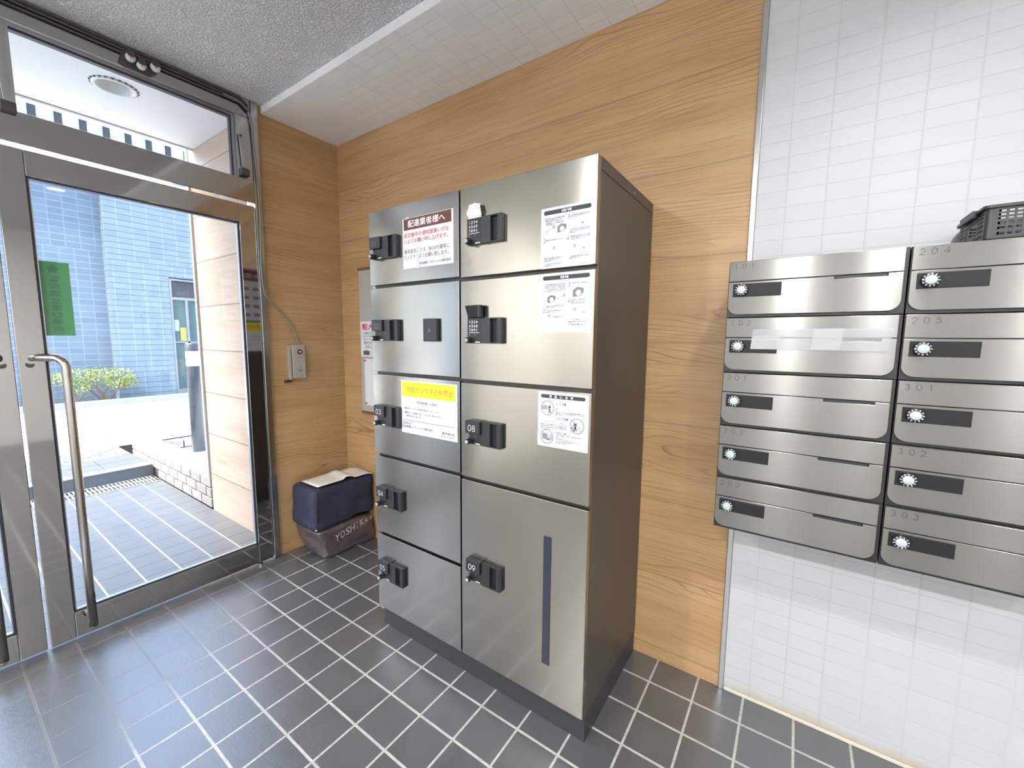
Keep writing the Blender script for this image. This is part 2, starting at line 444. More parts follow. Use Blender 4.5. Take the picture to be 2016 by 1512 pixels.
struct('wall_far', MB().box(4.2, -3.4, 0, 4.3, YW+.1, ZC), m_beige)
struct('ceiling', MB().box(SX-.12, -3.5, ZC, 4.3, YW+.1, ZC+.12), m_ceil)
struct('ceiling_soffit', MB().box(SX+.0005, .065, ZS, 4.19, YW-.0005, ZC-.0005), m_stile, .002)

# jambs, head, transom bar of the entrance
struct('trim_2', MB().box(-1.06, .005, 0, DX+.004, .039, ZC-.001), m_satin, .002)
struct('trim_3', MB().box(-1.06, -1.83, 0, DX+.004, -1.775, ZC-.001), m_satin, .002)
struct('trim_4', MB().box(-1.055, -1.774, 2.003, DX+.006, .004, 2.118), m_mirror, .002)
hd = MB().box(-1.055, -1.774, 2.432, DX, .004, ZC-.001)
struct('trim_5', hd, m_satin, .002)
mu = MB().box(-1.05, -.935, 2.1185, DX-.002, -.82, 2.4315)
struct('trim_6', mu, m_satin, .002)

def leaf(name, y_hinge, y_meet, handle_y, label):
    """one swing leaf: steel stiles and rails round a pane, long pull bar"""
    r = bpy.data.objects.new(name, None); C.objects.link(r); r['kind'] = 'structure'; r['label'] = label; r['category'] = 'door'
    r.location = (DX, (y_hinge+y_meet)/2, 0); L = r.location
    s = 1 if y_hinge > y_meet else -1
    x0, x1 = DX-.04, DX
    def P(mb): mb.v = [(a-L.x, b_-L.y, c-L.z) for a, b_, c in mb.v]; return mb
    zb, zt = .014, 1.987
    P(MB().box(x0, y_hinge, zb, x1, y_hinge-s*.078, zt)).build('stile', m_mirror, r, .002)
    P(MB().box(x0, y_meet, zb, x1, y_meet+s*.073, zt)).build('stile', m_mirror, r, .002)
    ya, yb = y_hinge-s*.0785, y_meet+s*.0735
    P(MB().box(x0, ya, zb, x1, yb, .125)).build('bottom_rail', m_mirror, r, .002)
    P(MB().box(x0, ya, 1.893, x1, yb, zt)).build('top_rail', m_mirror, r, .002)
    g = P(MB().box(DX-.024, ya, .126, DX-.018, yb, 1.892)).build('glass_pane', m_glass, r)
    k = MB()
    for (a, b_, c, d) in ((ya, ya-s*.006, .126, 1.892), (yb, yb+s*.006, .126, 1.892)): k.box(DX-.030, a, c, DX-.006, b_, d)
    for (c, d) in ((.1255, .132), (1.886, 1.8925)): k.box(DX-.030, ya-s*.006, c, DX-.006, yb+s*.006, d)
    P(k).build('glazing_bead', m_gasket, r)
    k = MB()
    for (a, b_) in ((ya-s*.0065, ya-s*.0095), (yb+s*.0065, yb+s*.0095)): k.box(DX-.028, a, .134, DX-.008, b_, 1.884)
    k.box(DX-.028, ya-s*.0097, .1322, DX-.008, yb+s*.0097, .1338)
    P(k).build('bright_bead', m_alu, r)
    # pull bar
    hx = DX+.068; hy = handle_y+s*.082
    A = Vector((DX, handle_y, 1.207)); B = Vector((hx, hy, 1.207)); e = (B-A).normalized(); rr = .042
    pts = [A] + [A+e*((B-A).length-rr)*f for f in (.5, 1.0)] + [B-e*rr+e*(rr*math.sin(a))-Vector((0, 0, rr-rr*math.cos(a))) for a in [PI/2*i/7 for i in range(1, 8)]] + [(hx, hy, 1.0), (hx, hy, .6), (hx, hy, .075)]
    q = MB().tube(pts, .0145, 16)
    q.lathe([(.0145, 0), (.0135, .006), (.0095, .011), (.0001, .014)], (hx, hy, .075), (0, 0, -1), 16)
    hb = P(q).build('pull_bar', m_chrome, r)
    P(MB().cyl((DX-.0005, handle_y, 1.207), (1, 0, 0), .024, .006, 28)).build('handle_rose', m_satin, r)
    P(MB().cyl((DX-.0005, hy, .105), (1, 0, 0), .011, .066, 16)).build('handle_post', m_satin, r)
    P(MB().cyl((DX-.0005, y_meet+s*.030, 1.18), (1, 0, 0), .012, .004, 20)).build('lock_cylinder', m_darkmet, r)
    P(MB().cyl((DX+.002, y_hinge-s*.075, .0005), (0, 0, 1), .012, .0125, 16)).build('pivot', m_satin, r)
    return r
leaf('door_1', .001, -.880, -.846, 'glass swing leaf nearest the wooden side wall')
leaf('door_2', -1.771, -.8895, -.9245, 'glass swing leaf at the left edge of the photo')

def transom(name, y0, y1):
    r = bpy.data.objects.new(name, None); C.objects.link(r); r['kind'] = 'structure'
    ya, yb = max(y0, y1), min(y0, y1)
    x0, x1 = -1.02, -.985
    f = MB(); w_ = .012
    f.box(x0, ya, 2.1185, x1, ya-w_, 2.4315); f.box(x0, yb, 2.1185, x1, yb+w_, 2.4315)
    f.box(x0, ya-w_, 2.1185, x1, yb+w_, 2.1255); f.box(x0, ya-w_, 2.422, x1, yb+w_, 2.4315)
    f.build('window_frame', m_alu, r)
    k = MB(); k.box(x0+.005, ya-w_, 2.415, x1-.006, yb+w_, 2.4218); k.box(x0+.005, ya-w_, 2.126, x1-.006, ya-w_-.006, 2.415)
    k.build('gasket', m_gasket, r)
    MB().box(-1.006, ya-w_, 2.126, -1.001, yb+w_, 2.4215).build('glass_pane', m_glass, r)
    return r
transom('window_1', -.068, -.8195)
struct('trim_7', MB().box(-1.05, -.0675, 2.1185, DX-.002, .0045, 2.4315), m_satin, .002)
transom('window_2', -.9355, -1.70)
struct('trim_8', MB().box(-1.05, -1.774, 2.1185, DX-.002, -1.7005, 2.4315), m_satin, .002)

# ------------------------------------------------------------------ setting: porch and street
struct('porch_floor', MB().box(-3.41, -3.99, -.10, -1.031, .088, 0), m_porch)
struct('porch_wall', MB().box(-2.06, .089, 0, -1.061, .30, 2.75), m_woodP)
struct('porch_wall_trim', MB().box(-2.09, .075, .235, -2.0605, .31, 2.70), mat('grey corner trim', (.40, .40, .42), .5))
m_pl = mat('pale grey soffit board', (.74, .745, .77), .6)
t, b = NT(m_pl); P, ax = world_pos(t); t.links.new(mix(t, mapr(t, noise(t, P, 7, 5, .7), .55, .75, 0, .35), (.76, .765, .79), (.55, .55, .57)), b.inputs['Base Color'])
pc = MB(); hx_, hy_, hr_ = -1.46, -.41, .10
pc.box(-1.97, -3.99, 2.5505, hx_-hr_, .088, 2.72); pc.box(hx_+hr_, -3.99, 2.5505, -1.061, .088, 2.72)
pc.box(hx_-hr_, -3.99, 2.5505, hx_+hr_, hy_-hr_, 2.72); pc.box(hx_-hr_, hy_+hr_, 2.5505, hx_+hr_, .088, 2.72)
for i in range(32):
    a0, a1 = 2*PI*i/32, 2*PI*(i+1)/32
    sq = lambda a: (hx_+hr_*math.cos(a)/max(abs(math.cos(a)), abs(math.sin(a))), hy_+hr_*math.sin(a)/max(abs(math.cos(a)), abs(math.sin(a))), 2.5505)
    ci_ = lambda a: (hx_+.071*math.cos(a), hy_+.071*math.sin(a), 2.5505)
    pc.add([sq(a0), sq(a1), ci_(a1), ci_(a0)], [(0, 1, 2, 3)])
struct('porch_ceiling', pc, m_pl)
struct('porch_fascia', MB().box(-1.995, -3.99, 2.547, -1.9705, .088, 2.75), mat('grey fascia', (.22, .21, .23), .5))
struct('porch_shade_wall', MB().box(-3.50, -4.15, 0, -1.106, -4.0, 6.05), m_paintw)  # unseen wall, placed and raised to keep the sun off porch and step
st_ = MB().box(-3.995, -3.99, -.1, -3.412, .088, .104)
y = -3.98
while y < .08:
    yn = min(y+.29, .087); st_.box(-3.545, y, .1041, -3.408, yn-.004, .110, 1); st_.box(-3.77, y, .1041, -3.551, yn-.004, .110, 0); st_.box(-3.99, y, .1041, -3.776, yn-.004, .110, 0); y += .29
struct('porch_step', st_, [mat('dark step tile', (.105, .112, .125), .45), mat('pale step nosing', (.20, .205, .215), .4)])
m_grav = mat('grey aggregate paving', (.22, .225, .24), .8)
t, b = NT(m_grav); P, ax = world_pos(t); n = noise(t, P, 45, 3, .7)
t.links.new(mix(t, mapr(t, n, .35, .65), (.045, .047, .05), (.17, .175, .185)), b.inputs['Base Color']); bump(t, b, n, .6, .01)
struct('aggregate_strip', MB().box(-4.56, -6, -.1, -3.996, .088, .098), m_grav)
m_road = mat('pale concrete road', (.42, .42, .415), .85)
rd = MB().add([(-4.561, -14, .098), (-4.561, 18, .098), (-9.2, 18, -.02), (-9.2, -14, -.02)], [(0, 1, 2, 3)])
struct('road', rd, m_road)
struct('gravel_bed', MB().box(-3.93, .295, -.1, -2.10, 6, .095), mat('white gravel', (.74, .74, .72), .9))
struct('kerb', MB().box(-9.32, -14, -.1, -9.2005, 18, .09), mat('grey kerb stone', (.20, .195, .185), .85), .01)
struct('planting_bed', MB().box(-10.0, -14, -.1, -9.3205, 18, .01), mat('bed soil', (.08, .062, .045), .9))

# porch downlight, set in the porch ceiling
t_ = thing('porch_downlight', 'round white recessed downlight in the porch ceiling outside', 'light', (-1.46, -.41, 2.55))
MB().lathe([(.088, 0.0), (.088, -.006), (.078, -.009), (.070, -.004), (.058, .10), (.0001, .10)], (0, 0, 0), (0, 0, 1), 40).build('trim_ring', mat('white lamp trim', (.80, .80, .80), .45), t_)
k = MB()
for i in range(22):
    a = 2*PI*i/22
    p = Vector((.089*math.cos(a), .089*math.sin(a), -.001)); k.lathe([(.0001, -.004), (.0055, -.003), (.0065, 0)], p, (0, 0, 1), 8)
k.build('clip_ring', m_darkmet, t_)

# low brick wall beside the porch: one mesh, one brick each course
m_brick = mat('pale grey brick', (.40, .36, .33), .85)
t, b = NT(m_brick); P, ax = world_pos(t)
g_ = t.nodes.new('ShaderNodeNewGeometry'); rn = g_.outputs['Random Per Island']
c_ = mix(t, rn, (.23, .212, .198), (.30, .276, .258)); t.links.new(mix(t, mapr(t, noise(t, P, 25, 4, .7), .4, .7, 0, .4), c_, (.17, .152, .14)), b.inputs['Base Color'])
bw = thing('brick_kerb_wall', 'low grey brick wall running along the porch to the street', 'wall', (-2.95, .15, 0))
bk = MB(); L = Vector((-2.95, .15, 0))
for row in range(3):
    z0 = .004+row*.079
    x = -2.094+(.10 if row % 2 else 0)
    while x > -4.03:
        a, c_0 = min(x, -2.094), max(x-.188, -4.03); x -= .200
        if a-c_0 < .03 or (row == 0 and c_0 < -3.40): continue
        bk.box(a-L.x, .090-L.y, z0, c_0-L.x, (.29 if row == 2 else .27)-L.y, z0+.068)
y = .30
while y < 3.0:
    bk.box(-4.03-L.x, y-L.y, .10, -3.94-L.x, y+.19-L.y, .19); y += .2
bk.build('brick', m_brick, bw, .005)
mm_ = mat('dark mortar', (.06, .055, .052), .9)
MB().box(-3.405-L.x, .103-L.y, 0, -2.098-L.x, .262-L.y, .224).build('mortar', mm_, bw)
MB().box(-4.022-L.x, .103-L.y, .112, -3.406-L.x, .262-L.y, .224).build('mortar', mm_, bw)

# drain grate
dg = thing('drain_grate', 'slotted steel drain grate at the foot of the porch step', 'drain', (-3.29, -.55, 0))
k = MB(); y = -1.25
while y < .615:
    for (a, b_) in ((-.112, -.010), (.010, .112)): k.box(a, y, .001, b_, y+.012, .005)
    y += .026
for xx in (-.118, -.005, .113): k.box(xx, -1.26, .0005, xx+.009, .625, .006)
k.build('grate_bars', mat('galvanised grate', (.55, .56, .58), .45, .6), dg)
MB().box(-.118, -1.26, .0001, .118, .625, .0008).build('channel', m_slot, dg)

# bollard lamp
bl = thing('bollard_light', 'black bollard lamp with a white glowing band beyond the porch', 'bollard', (-3.66, .54, .095))
rb = .060
MB().lathe([(.0001, 0), (rb, 0), (rb, .90)], (0, 0, 0), (0, 0, 1), 28).build('post', mat('blue black metal', (.030, .038, .050), .4), bl)
MB().lathe([(rb*.98, .90), (rb*.98, 1.052)], (0, 0, 0), (0, 0, 1), 28).build('diffuser', mat('white diffuser', (.80, .78, .70), .4), bl)
MB().lathe([(rb, 1.052), (rb, 1.125), (rb*.9, 1.135), (.0001, 1.137)], (0, 0, 0), (0, 0, 1), 28).build('cap', mat('blue black cap', (.030, .038, .050), .4), bl)

# building across the street
def facade_tile(name, c1, c2, joint, bw_, bh):
    m = mat(name, c1, .6, 0, .2); t, b = NT(m); P, ax = world_pos(t)
    u = mth(t, 'ADD', ax[1], ax[0]); v = ax[2]
    row = cell(t, v, 0, bh); u2 = mth(t, 'ADD', u, mth(t, 'MULTIPLY', mth(t, 'FLOOR', mth(t, 'MULTIPLY', wnoise(t, combine(t, mth(t, 'FLOOR', mth(t, 'DIVIDE', row, 5.0)), 1.0, 7.0)), 2.0)), bw_*.5))
    gu = gridmask(t, u2, 0, bw_, .016); gv = gridmask(t, v, 0, bh, .014)
    c = mix(t, wnoise(t, combine(t, cell(t, u2, 0, bw_), row, 3.0)), c1, c2)
    c = mix(t, mth(t, 'MULTIPLY', gu, .55), c, joint if joint[0] > c1[0] else tuple(x*1.35 for x in c2)); c = mix(t, mth(t, 'MULTIPLY', gv, .8), c, joint)
    t.links.new(c, b.inputs['Base Color']); return m
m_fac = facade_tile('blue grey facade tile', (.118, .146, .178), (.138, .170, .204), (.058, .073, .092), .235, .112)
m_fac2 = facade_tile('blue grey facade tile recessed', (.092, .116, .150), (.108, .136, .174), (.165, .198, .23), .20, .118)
m_facw = facade_tile('white facade tile', (.40, .42, .43), (.43, .445, .455), (.34, .355, .37), .235, .112)
bd = thing('building', 'blue grey tiled building across the sunlit street', 'building', (-9.9, 1.2, 0))
L = Vector((-9.9, 1.2, 0))
def bbox(mb, x0, y0, z0, x1, y1, z1, mi=0): return mb.box(x0-L.x, y0-L.y, z0-L.z, x1-L.x, y1-L.y, z1-L.z, mi)
wl = MB()
bbox(wl, -12, 1.22, .0, -9.75, 2.16, 4.55); bbox(wl, -12, 2.16, 2.56, -9.75, 3.10, 4.55); bbox(wl, -12, 3.10, .0, -9.75, 13, 4.55)
wl.build('wall', m_fac, bd)
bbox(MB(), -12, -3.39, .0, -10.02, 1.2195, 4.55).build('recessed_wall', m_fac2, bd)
bbox(MB(), -12, -3.39, 4.551, -9.74, 13, 5.8).build('upper_wall', m_facw, bd)
wn = 0
for i in range(-4, 14):
    y = .325+.3165*i
    fr = MB(); a = -9.739
    bbox(fr, a, y-.012, 5.055, a+.012, y+.162, 5.085); bbox(fr, a, y-.012, 5.275, a+.012, y+.162, 5.295)
    bbox(fr, a, y-.012, 5.0855, a+.012, y+.045, 5.2745); bbox(fr, a, y+.150, 5.0855, a+.012, y+.162, 5.2745)
    fw = fr.build('window', mat('pale window frame', (.24, .255, .265), .5) if wn == 0 else wmat, bd)
    if wn == 0: wmat = fw.data.materials[0]; gmat = mat('dark window glass', (.035, .037, .04), .6, 0, .1)
    bbox(MB(), a, y+.046, 5.0855, a+.006, y+.149, 5.2745).build('window_glass', gmat, fw); wn += 1
added_bd = thing('building', 'added unseen pale building across the street to brighten the left locker doors', 'building', (-9.6, -8, 0))  # invented unseen building, added to brighten the reflection in the left locker doors
MB().box(-2.4, -7, 0, 0, 4.6, 6.4).build('wall', mat('pale added wall', (.42, .41, .385), .8), added_bd)
MB().box(-2.5, -7.1, 6.401, .12, 4.7, 6.6).build('parapet', mat('grey added parapet', (.25, .25, .25), .8), added_bd)
fr = MB(); a = -9.80
bbox(fr, a, 2.165, 0.02, a+.05, 2.205, 2.54); bbox(fr, a, 3.055, 0.02, a+.05, 3.095, 2.54)
bbox(fr, a, 2.206, 2.09, a+.05, 3.054, 2.15); bbox(fr, a, 2.206, 2.50, a+.05, 3.054, 2.54)
bbox(fr, a, 2.206, .02, a+.05, 3.054, .14); bbox(fr, a, 2.206, 1.16, a+.05, 3.054, 1.19); bbox(fr, a, 2.43, .141, a+.05, 2.475, 2.089)
dfr = fr.build('entrance_door', mat('grey door frame', (.13, .14, .15), .5), bd)
bbox(MB(), a+.015, 2.206, .141, a+.022, 3.054, 2.089).build('door_glass', mat('teal tinted glass', (.055, .085, .09), .5, 0, .15), dfr)
bbox(MB(), a+.015, 2.206, 2.151, a+.022, 3.054, 2.499).build('transom_panel', mat('grey transom panel', (.045, .048, .052), .6, 0, .1), dfr)
bbox(MB(), a+.023, 2.31, 1.20, a+.030, 2.42, 1.50).build('door_notice', mat('yellow notice', (.22, .20, .04), .6), dfr)
bbox(MB(), a+.023, 2.215, 1.42, a+.030, 2.295, 1.66).build('door_notice', mat('pale notice', (.24, .27, .26), .6), dfr)

# shrub: stems and foliage
sh = thing('shrub', 'lime green rounded shrub against the tiled building across the street', 'shrub', (-9.54, .85, .01))
k = MB(); ends = []
for i in range(15):
    a = random.uniform(-1, 1)
    p0 = Vector((random.uniform(-.03, .03), random.choice((-.28, .13, .16))+random.uniform(-.02, .02), 0))
    p2 = Vector((random.uniform(-.12, .12), p0.y*.6+a*.42, random.uniform(.30, .52)))
    pm = (p0+p2)/2+Vector((random.uniform(-.05, .05), random.uniform(-.06, .06), .03))
    k.tube(smooth_path([p0, pm, p2], 4), [.010]*4+[.006]*5, 6); ends.append(p2)
k.build('stem', mat('brown bark', (.14, .09, .06), .8), sh)
m_leaf = mat('lime leaf', (.32, .50, .10), .5)
t, b = NT(m_leaf); g_ = t.nodes.new('ShaderNodeNewGeometry')
t.links.new(mix(t, g_.outputs['Random Per Island'], (.16, .22, .045), (.36, .40, .13)), b.inputs['Base Color'])
k = MB()
blobs = [((0, -.47, .48), .17, .13), ((0, -.18, .55), .25, .15), ((0, .10, .56), .25, .15), ((0, .38, .52), .24, .16), ((.0, -.02, .44), .30, .13), ((0, .46, .40), .16, .14), ((.02, -.25, .32), .20, .12), ((0, .30, .36), .22, .12)]
for i in range(2600):
    c0, rr, rz = random.choice(blobs)
    v = Vector((random.gauss(0, 1), random.gauss(0, 1), random.gauss(0, 1))).normalized()*random.uniform(.55, 1.0)
    p = Vector((c0[0]+v.x*.16, c0[1]+v.y*rr, c0[2]+v.z*rz))
    a = Vector((random.uniform(-1, 1), random.uniform(-1, 1), random.uniform(-.2, .8))).normalized(); b_ = a.orthogonal().normalized(); s = random.uniform(.014, .026)
    k.add([p-a*s, p+b_*s*.5, p+a*s, p-b_*s*.5], [(0, 1, 2, 3)])
k.build('foliage', m_leaf, sh)

# ------------------------------------------------------------------ parcel locker
W1, WL, HL = .4935, .9996, 1.80
lk = thing('parcel_locker', 'tall stainless parcel locker with nine numbered doors against the wooden wall', 'locker', (0, 0, 0))
cb = MB(); cb.box(.002, .022, .096, WL, .512, 1.763); cb.build('cabinet', m_cab, lk, .0015)
MB().box(.002, .022, 1.7645, WL, .512, HL).build('top_cap', m_cab, lk, .0015)
MB().box(.006, .022, 0, WL-.002, .508, .0955).build('plinth', mat('charcoal plinth', (.028, .028, .032), .45), lk)
bolt = MB().cyl((WL, .29, 1.775), (1, 0, 0), .005, .004, 12); bolt.build('bolt', m_satin, lk)

colx = [(0.0, .4905), (.4975, .9985)]
zdiv = [[1.80, 1.5025, 1.1492, .7975, .4452, .0955], [1.80, 1.4984, 1.1452, .7913, .0955]]
KP = [['1', '2', '3', '●'], ['4', '5', '6', '0'], ['7', '8', '9', 'C']]

def lock(door, X, Z, num, state):
    """combination lock: lid or keypad at left, housing with pull slot at right"""
    def bx(mb, x0, y0, z0, x1, y1, z1, mi=0): return mb.box(X+x0, y0, Z+z0, X+x1, y1, Z+z1, mi)
    h = MB()
    bx(h, .106, -.016, -.041, .1415, -.0005, .044); bx(h, .1695, -.016, -.041, .187, -.0005, .044)
    bx(h, .1416, -.016, .040, .1694, -.0005, .044); bx(h, .1416, -.016, -.041, .1694, -.0005, -.037)
    h.build('lock_housing', m_char, door, .001)
    bx(MB(), .1416, -.003, -.0369, .1694, -.0005, .0399).build('pull_slot', m_slot, door)
    D = Decal((X, -.012, Z), (1, 0, 0), (0, 0, 1), (0, -1, 0))
    if state == 'closed':
        bx(MB(), .044, -.012, -.041, .1055, -.0005, -.0012).build('lock_plate', m_black, door, .001)
        bx(MB(), .038, -.024, -.001, .102, -.0005, .044).build('lock_lid', m_char, door, .0015)
        D.d = .0124
        D.strokes(num, .0520, .0085, .0830, .0285, .0017, 0, 0)
        D.build('number_lettering', [m_lid if num in ('01', '02') else m_wletter], door)
        D = Decal((X, -.012, Z), (1, 0, 0), (0, 0, 1), (0, -1, 0))
    else:
        bx(MB(), .040, -.012, -.041, .1055, -.0005, .044).build('lock_plate', m_black, door, .001)
        for r_, row in enumerate(KP):
            for c_, ch in enumerate(row):
                x_, z_ = .0495+c_*.0100, .0268-r_*.0135
                if ch == '●': D.poly(circle(x_+.0028, z_+.004, .0030, 14), 0)
                elif ch == 'C': D.text(ch, x_, z_, x_+.0052, z_+.008, 0, thick=.02)
                else: D.strokes(ch, x_, z_, x_+.0052, z_+.008, .0013, 0)
        D.rect(.048, -.0055, .093, -.0043, 0)
        D.build('keypad_lettering', [m_wletter], door); D = Decal((X, -.012, Z), (1, 0, 0), (0, 0, 1), (0, -1, 0))
    for xx in (.0475, .0715): D.poly([(xx, -.0095), (xx+.007, -.0095), (xx+.0035, -.0145)], 1)
    D.build('arrow_marking', [m_wletter, m_mgrey], door)
    D = Decal((X, -.012, Z), (1, 0, 0), (0, 0, 1), (0, -1, 0)); D.rect(.076, -.0385, .096, -.0355, 0); D.build('maker_marking', [m_wletter], door)
    MB().lathe([(.0105, 0), (.010, .018), (.0085, .022), (.0001, .022)], (X+.052, -.012, Z-.031), (0, -1, 0), 24).build('lock_knob', m_black, door)
    kf = MB(); kf.lathe([(.0068, .0222), (.0062, .0235), (.0001, .0238)], (X+.052, -.012, Z-.031), (0, -1, 0), 24)
    kf.box(X+.0513, -.0365, Z-.0345, X+.0527, -.0358, Z-.0275, 1); kf.build('key_face', [m_wcap, m_black], door)
    if state == 'lid_up':
        q = MB(); q.add([(X+.036, -.004, Z+.0445), (X+.104, -.004, Z+.0445), (X+.104, -.020, Z+.086), (X+.036, -.020, Z+.086),
                         (X+.036, -.0015, Z+.0445), (X+.104, -.0015, Z+.0445), (X+.104, -.012, Z+.088), (X+.036, -.012, Z+.088)],
                        [(0, 1, 2, 3), (4, 7, 6, 5), (0, 4, 5, 1), (1, 5, 6, 2), (2, 6, 7, 3), (3, 7, 4, 0)])
        q.box(X+.096, -.026, Z+.046, X+.104, -.004, Z+.086)
        q.build('lock_lid', m_black, door, .001)

num = 1; doors = {}
for ci, (xa, xb) in enumerate(colx):
    zs_ = zdiv[ci]
    for i in range(len(zs_)-1):
        zt = zs_[i]-(.0065 if i else 0); zb = zs_[i+1]+(.0065 if i < len(zs_)-2 else 0)
        d = MB(); d.box(xa, 0, zb, xb, .020, zt); do = d.build('door', m_steel, lk, .0015)
        do['label'] = 'brushed steel door number %02d' % num
        st = 'closed'
        if num == 6: st = 'open'
        if num == 7: st = 'lid_up'
        zc = (zs_[i]+zs_[i+1])/2 - (.002 if num not in (9,) else 0) + (.012 if num == 9 else 0)
        lock(do, xa+(.0005 if ci else -.007), zc if not num == 5 else .286, '%02d' % num, st)
        doors[num] = do; num += 1
# door 02: blank black cover plate
q = MB(); q.box(.322, -.014, 1.283, .392, -.0005, 1.367); q.build('cover_plate', m_char, doors[2], .002)
q = MB(); q.lathe([(.0095, 0), (.0085, .0015), (.0001, -.0005)], (.353, -.0142, 1.322), (0, -1, 0), 24); q.build('cover_dimple', mat('grey dimple', (.06, .06, .066), .4), doors[2])
# door 09: dark recessed window strip
q = MB(); q.box(.8482, -.0012, .2245, .8765, -.0003, .6665); q.build('window_strip', mat('blue black strip', (.022, .024, .042), .35), doors[9])

STM = [m_stick, m_ink, m_ink2, m_lgrey, m_mgrey, mat('white sticker panel', (.74, .75, .76), .5)]
def sticker(door, x0, z0, x1, z1, kind):
    Wd, Hd = x1-x0, z1-z0
    D = Decal((x0, -.0003, z0), (1, 0, 0), (0, 0, 1), (0, -1, 0))
    D.mb.prism(rrect(0, 0, Wd, Hd, .004), (x0, -.0003, z0), (1, 0, 0), (0, 0, 1), (0, -1, 0), .0004, 0)
    u = lambda v: v*Wd
    v_ = lambda v: v*Hd
    def rr(a, b_, c, d, r, mi, lift=1): D.poly(rrect(u(a), v_(b_), u(c), v_(d), r), mi, lift)
    def tx(s, a, b_, c, d, mi=2, **kw):
        if s in '1234': D.strokes(s, u(a), v_(b_), u(a)+.0072, v_(d), .0011, mi, 3); return
        kw.setdefault('thick', .012); D.text(s, u(a), v_(b_), u(c), v_(d), mi, 3, **kw)
    def keypad(a, b_):
        rr(a, b_, a+.11, b_+.15, .001, 5)
        for r_ in range(3):
            D.rect(u(a+.025), v_(b_+.093+.017*r_), u(a+.088), v_(b_+.104+.017*r_), 4, 2)
        D.rect(u(a), v_(b_+.074), u(a+.11), v_(b_+.077), 3, 2); D.ring(u(a+.055), v_(b_+.035), .0028, .0008, 3, 2)
    def card(a, b_):
        D.poly([(u(a), v_(b_)), (u(a+.04), v_(b_)), (u(a+.075), v_(b_+.13)), (u(a+.035), v_(b_+.13))], 5)
        D.poly([(u(a+.015), v_(b_+.04)), (u(a+.045), v_(b_+.05)), (u(a+.055), v_(b_+.075)), (u(a+.025), v_(b_+.06))], 2, 2)
        D.ring(u(a+.085), v_(b_+.08), .004, .0007, 3, 1, 16)
    def openbox(a, b_, s=1.0):
        D.poly([(u(a), v_(b_)), (u(a), v_(b_+.1*s)), (u(a+.07*s), v_(b_+.14*s)), (u(a+.17*s), v_(b_+.12*s)), (u(a+.17*s), v_(b_+.06*s)), (u(a+.12*s), v_(b_+.01*s))], 4)
        D.poly(circle(u(a+.09*s), v_(b_+.055*s), .0075*s, 14), 5, 2); D.ring(u(a+.09*s), v_(b_+.055*s), .0055*s, .0008, 3, 3, 14)
    if kind in ('deliver', 'receive'):
        rr(.055, .885, .94, .955, v_(.033), 1)
        tx('お届け手順' if kind == 'deliver' else '受取手順', .40 if kind == 'deliver' else .40, .897, .585 if kind == 'deliver' else .555, .943, 5, thick=.02)
    if kind == 'deliver':
        tx('1', .065, .775, .085, .835); tx('2', .055, .435, .095, .495); tx('3', .515, .775, .56, .835); tx('4', .51, .435, .56, .495)
        for i, s in enumerate(('荷物を入れる空き箱の扉を', '開けて荷物を入れて下さい。', '扉を閉めて次へ進みます。')): tx(s, .10, .815-.024*i, .47-.02*i, .833-.024*i)
        for i, s in enumerate(('※扉が閉まっている箱は使用中', '使用できません。')): tx(s, .10, .735-.024*i, (.45, .25)[i], .752-.024*i, 1)
        card(.09, .56); keypad(.20, .56); openbox(.325, .575)
        tx('暗証番号を設定して下さい。', .11, .46, .46, .478)
        keypad(.205, .22)
        for i, s in enumerate(('部屋番号と暗証番号を押し', 'つまみを回して下さい。', '施錠を確認して下さい。')): tx(s, .07, .165-.024*i, (.42, .40, .34)[i], .182-.024*i)
        D.frame(u(.06), v_(.035), u(.44), v_(.09), .0006, 3)
        tx('※ご不明な点は管理会社まで', .075, .064, .42, .080, 2); tx('ご連絡下さい。', .075, .043, .25, .058, 2)
        for i, s in enumerate(('不在連絡票に暗証番号を記入し', '郵便受けに入れて下さい。')): tx(s, .585, .812-.026*i, (.93, .86)[i], .830-.026*i)
        rr(.66, .635, .78, .745, .002, 5); D.rect(u(.775), v_(.668), u(.81), v_(.682), 1, 2)
        for i in range(3): D.rect(u(.68), v_(.655+.03*i), u(.755), v_(.66+.03*i), 3, 2)
        for i, s in enumerate(('つまみが回らない場合は番号を', '確認してもう一度行って下さい。', '願います。')): tx(s, .56, .585-.026*i, (.93, .94, .67)[i], .603-.026*i)
        for i, s in enumerate(('施錠後は必ず扉を引いて確認', '確実に施錠されていることを', '確かめて下さい。')): tx(s, .575, .475-.026*i, (.93, .93, .78)[i], .493-.026*i)
        keypad(.60, .21); card(.79, .22)
        for i, s in enumerate(('不在連絡票を郵便受けに投函し', 'お届けは完了です。')): tx(s, .56, .15-.026*i, (.93, .80)[i], .168-.026*i)
        tx('取扱説明', .78, .03, .92, .04, 3)
    elif kind == 'receive':
        tx('1', .08, .755, .10, .82); tx('2', .065, .335, .105, .395); tx('3', .545, .755, .585, .82); tx('4', .545, .485, .585, .545)
        for i, s in enumerate(('不在連絡票に書かれた番号の', '箱のふたを開けて暗証番号を', '押してください。つまみを回', 'すと扉が開きます。荷物を取', 'り出して下さい。')): tx(s, .125, .80-.028*i, .50, .819-.028*i)
        openbox(.15, .50, .95); card(.325, .51); keypad(.42, .50)
        tx('扉を開けて荷物を取り出します。', .12, .435, .49, .452); tx('忘れ物にご注意下さい。', .12, .408, .32, .424)
        tx('つまみを元の位置に戻し', .125, .36, .42, .378); tx('扉を閉めて下さい。', .125, .334, .30, .352)
        keypad(.135, .165); tx('数字は消去されます。', .275, .26, .47, .278); tx('ご確認下さい。', .275, .234, .43, .25)
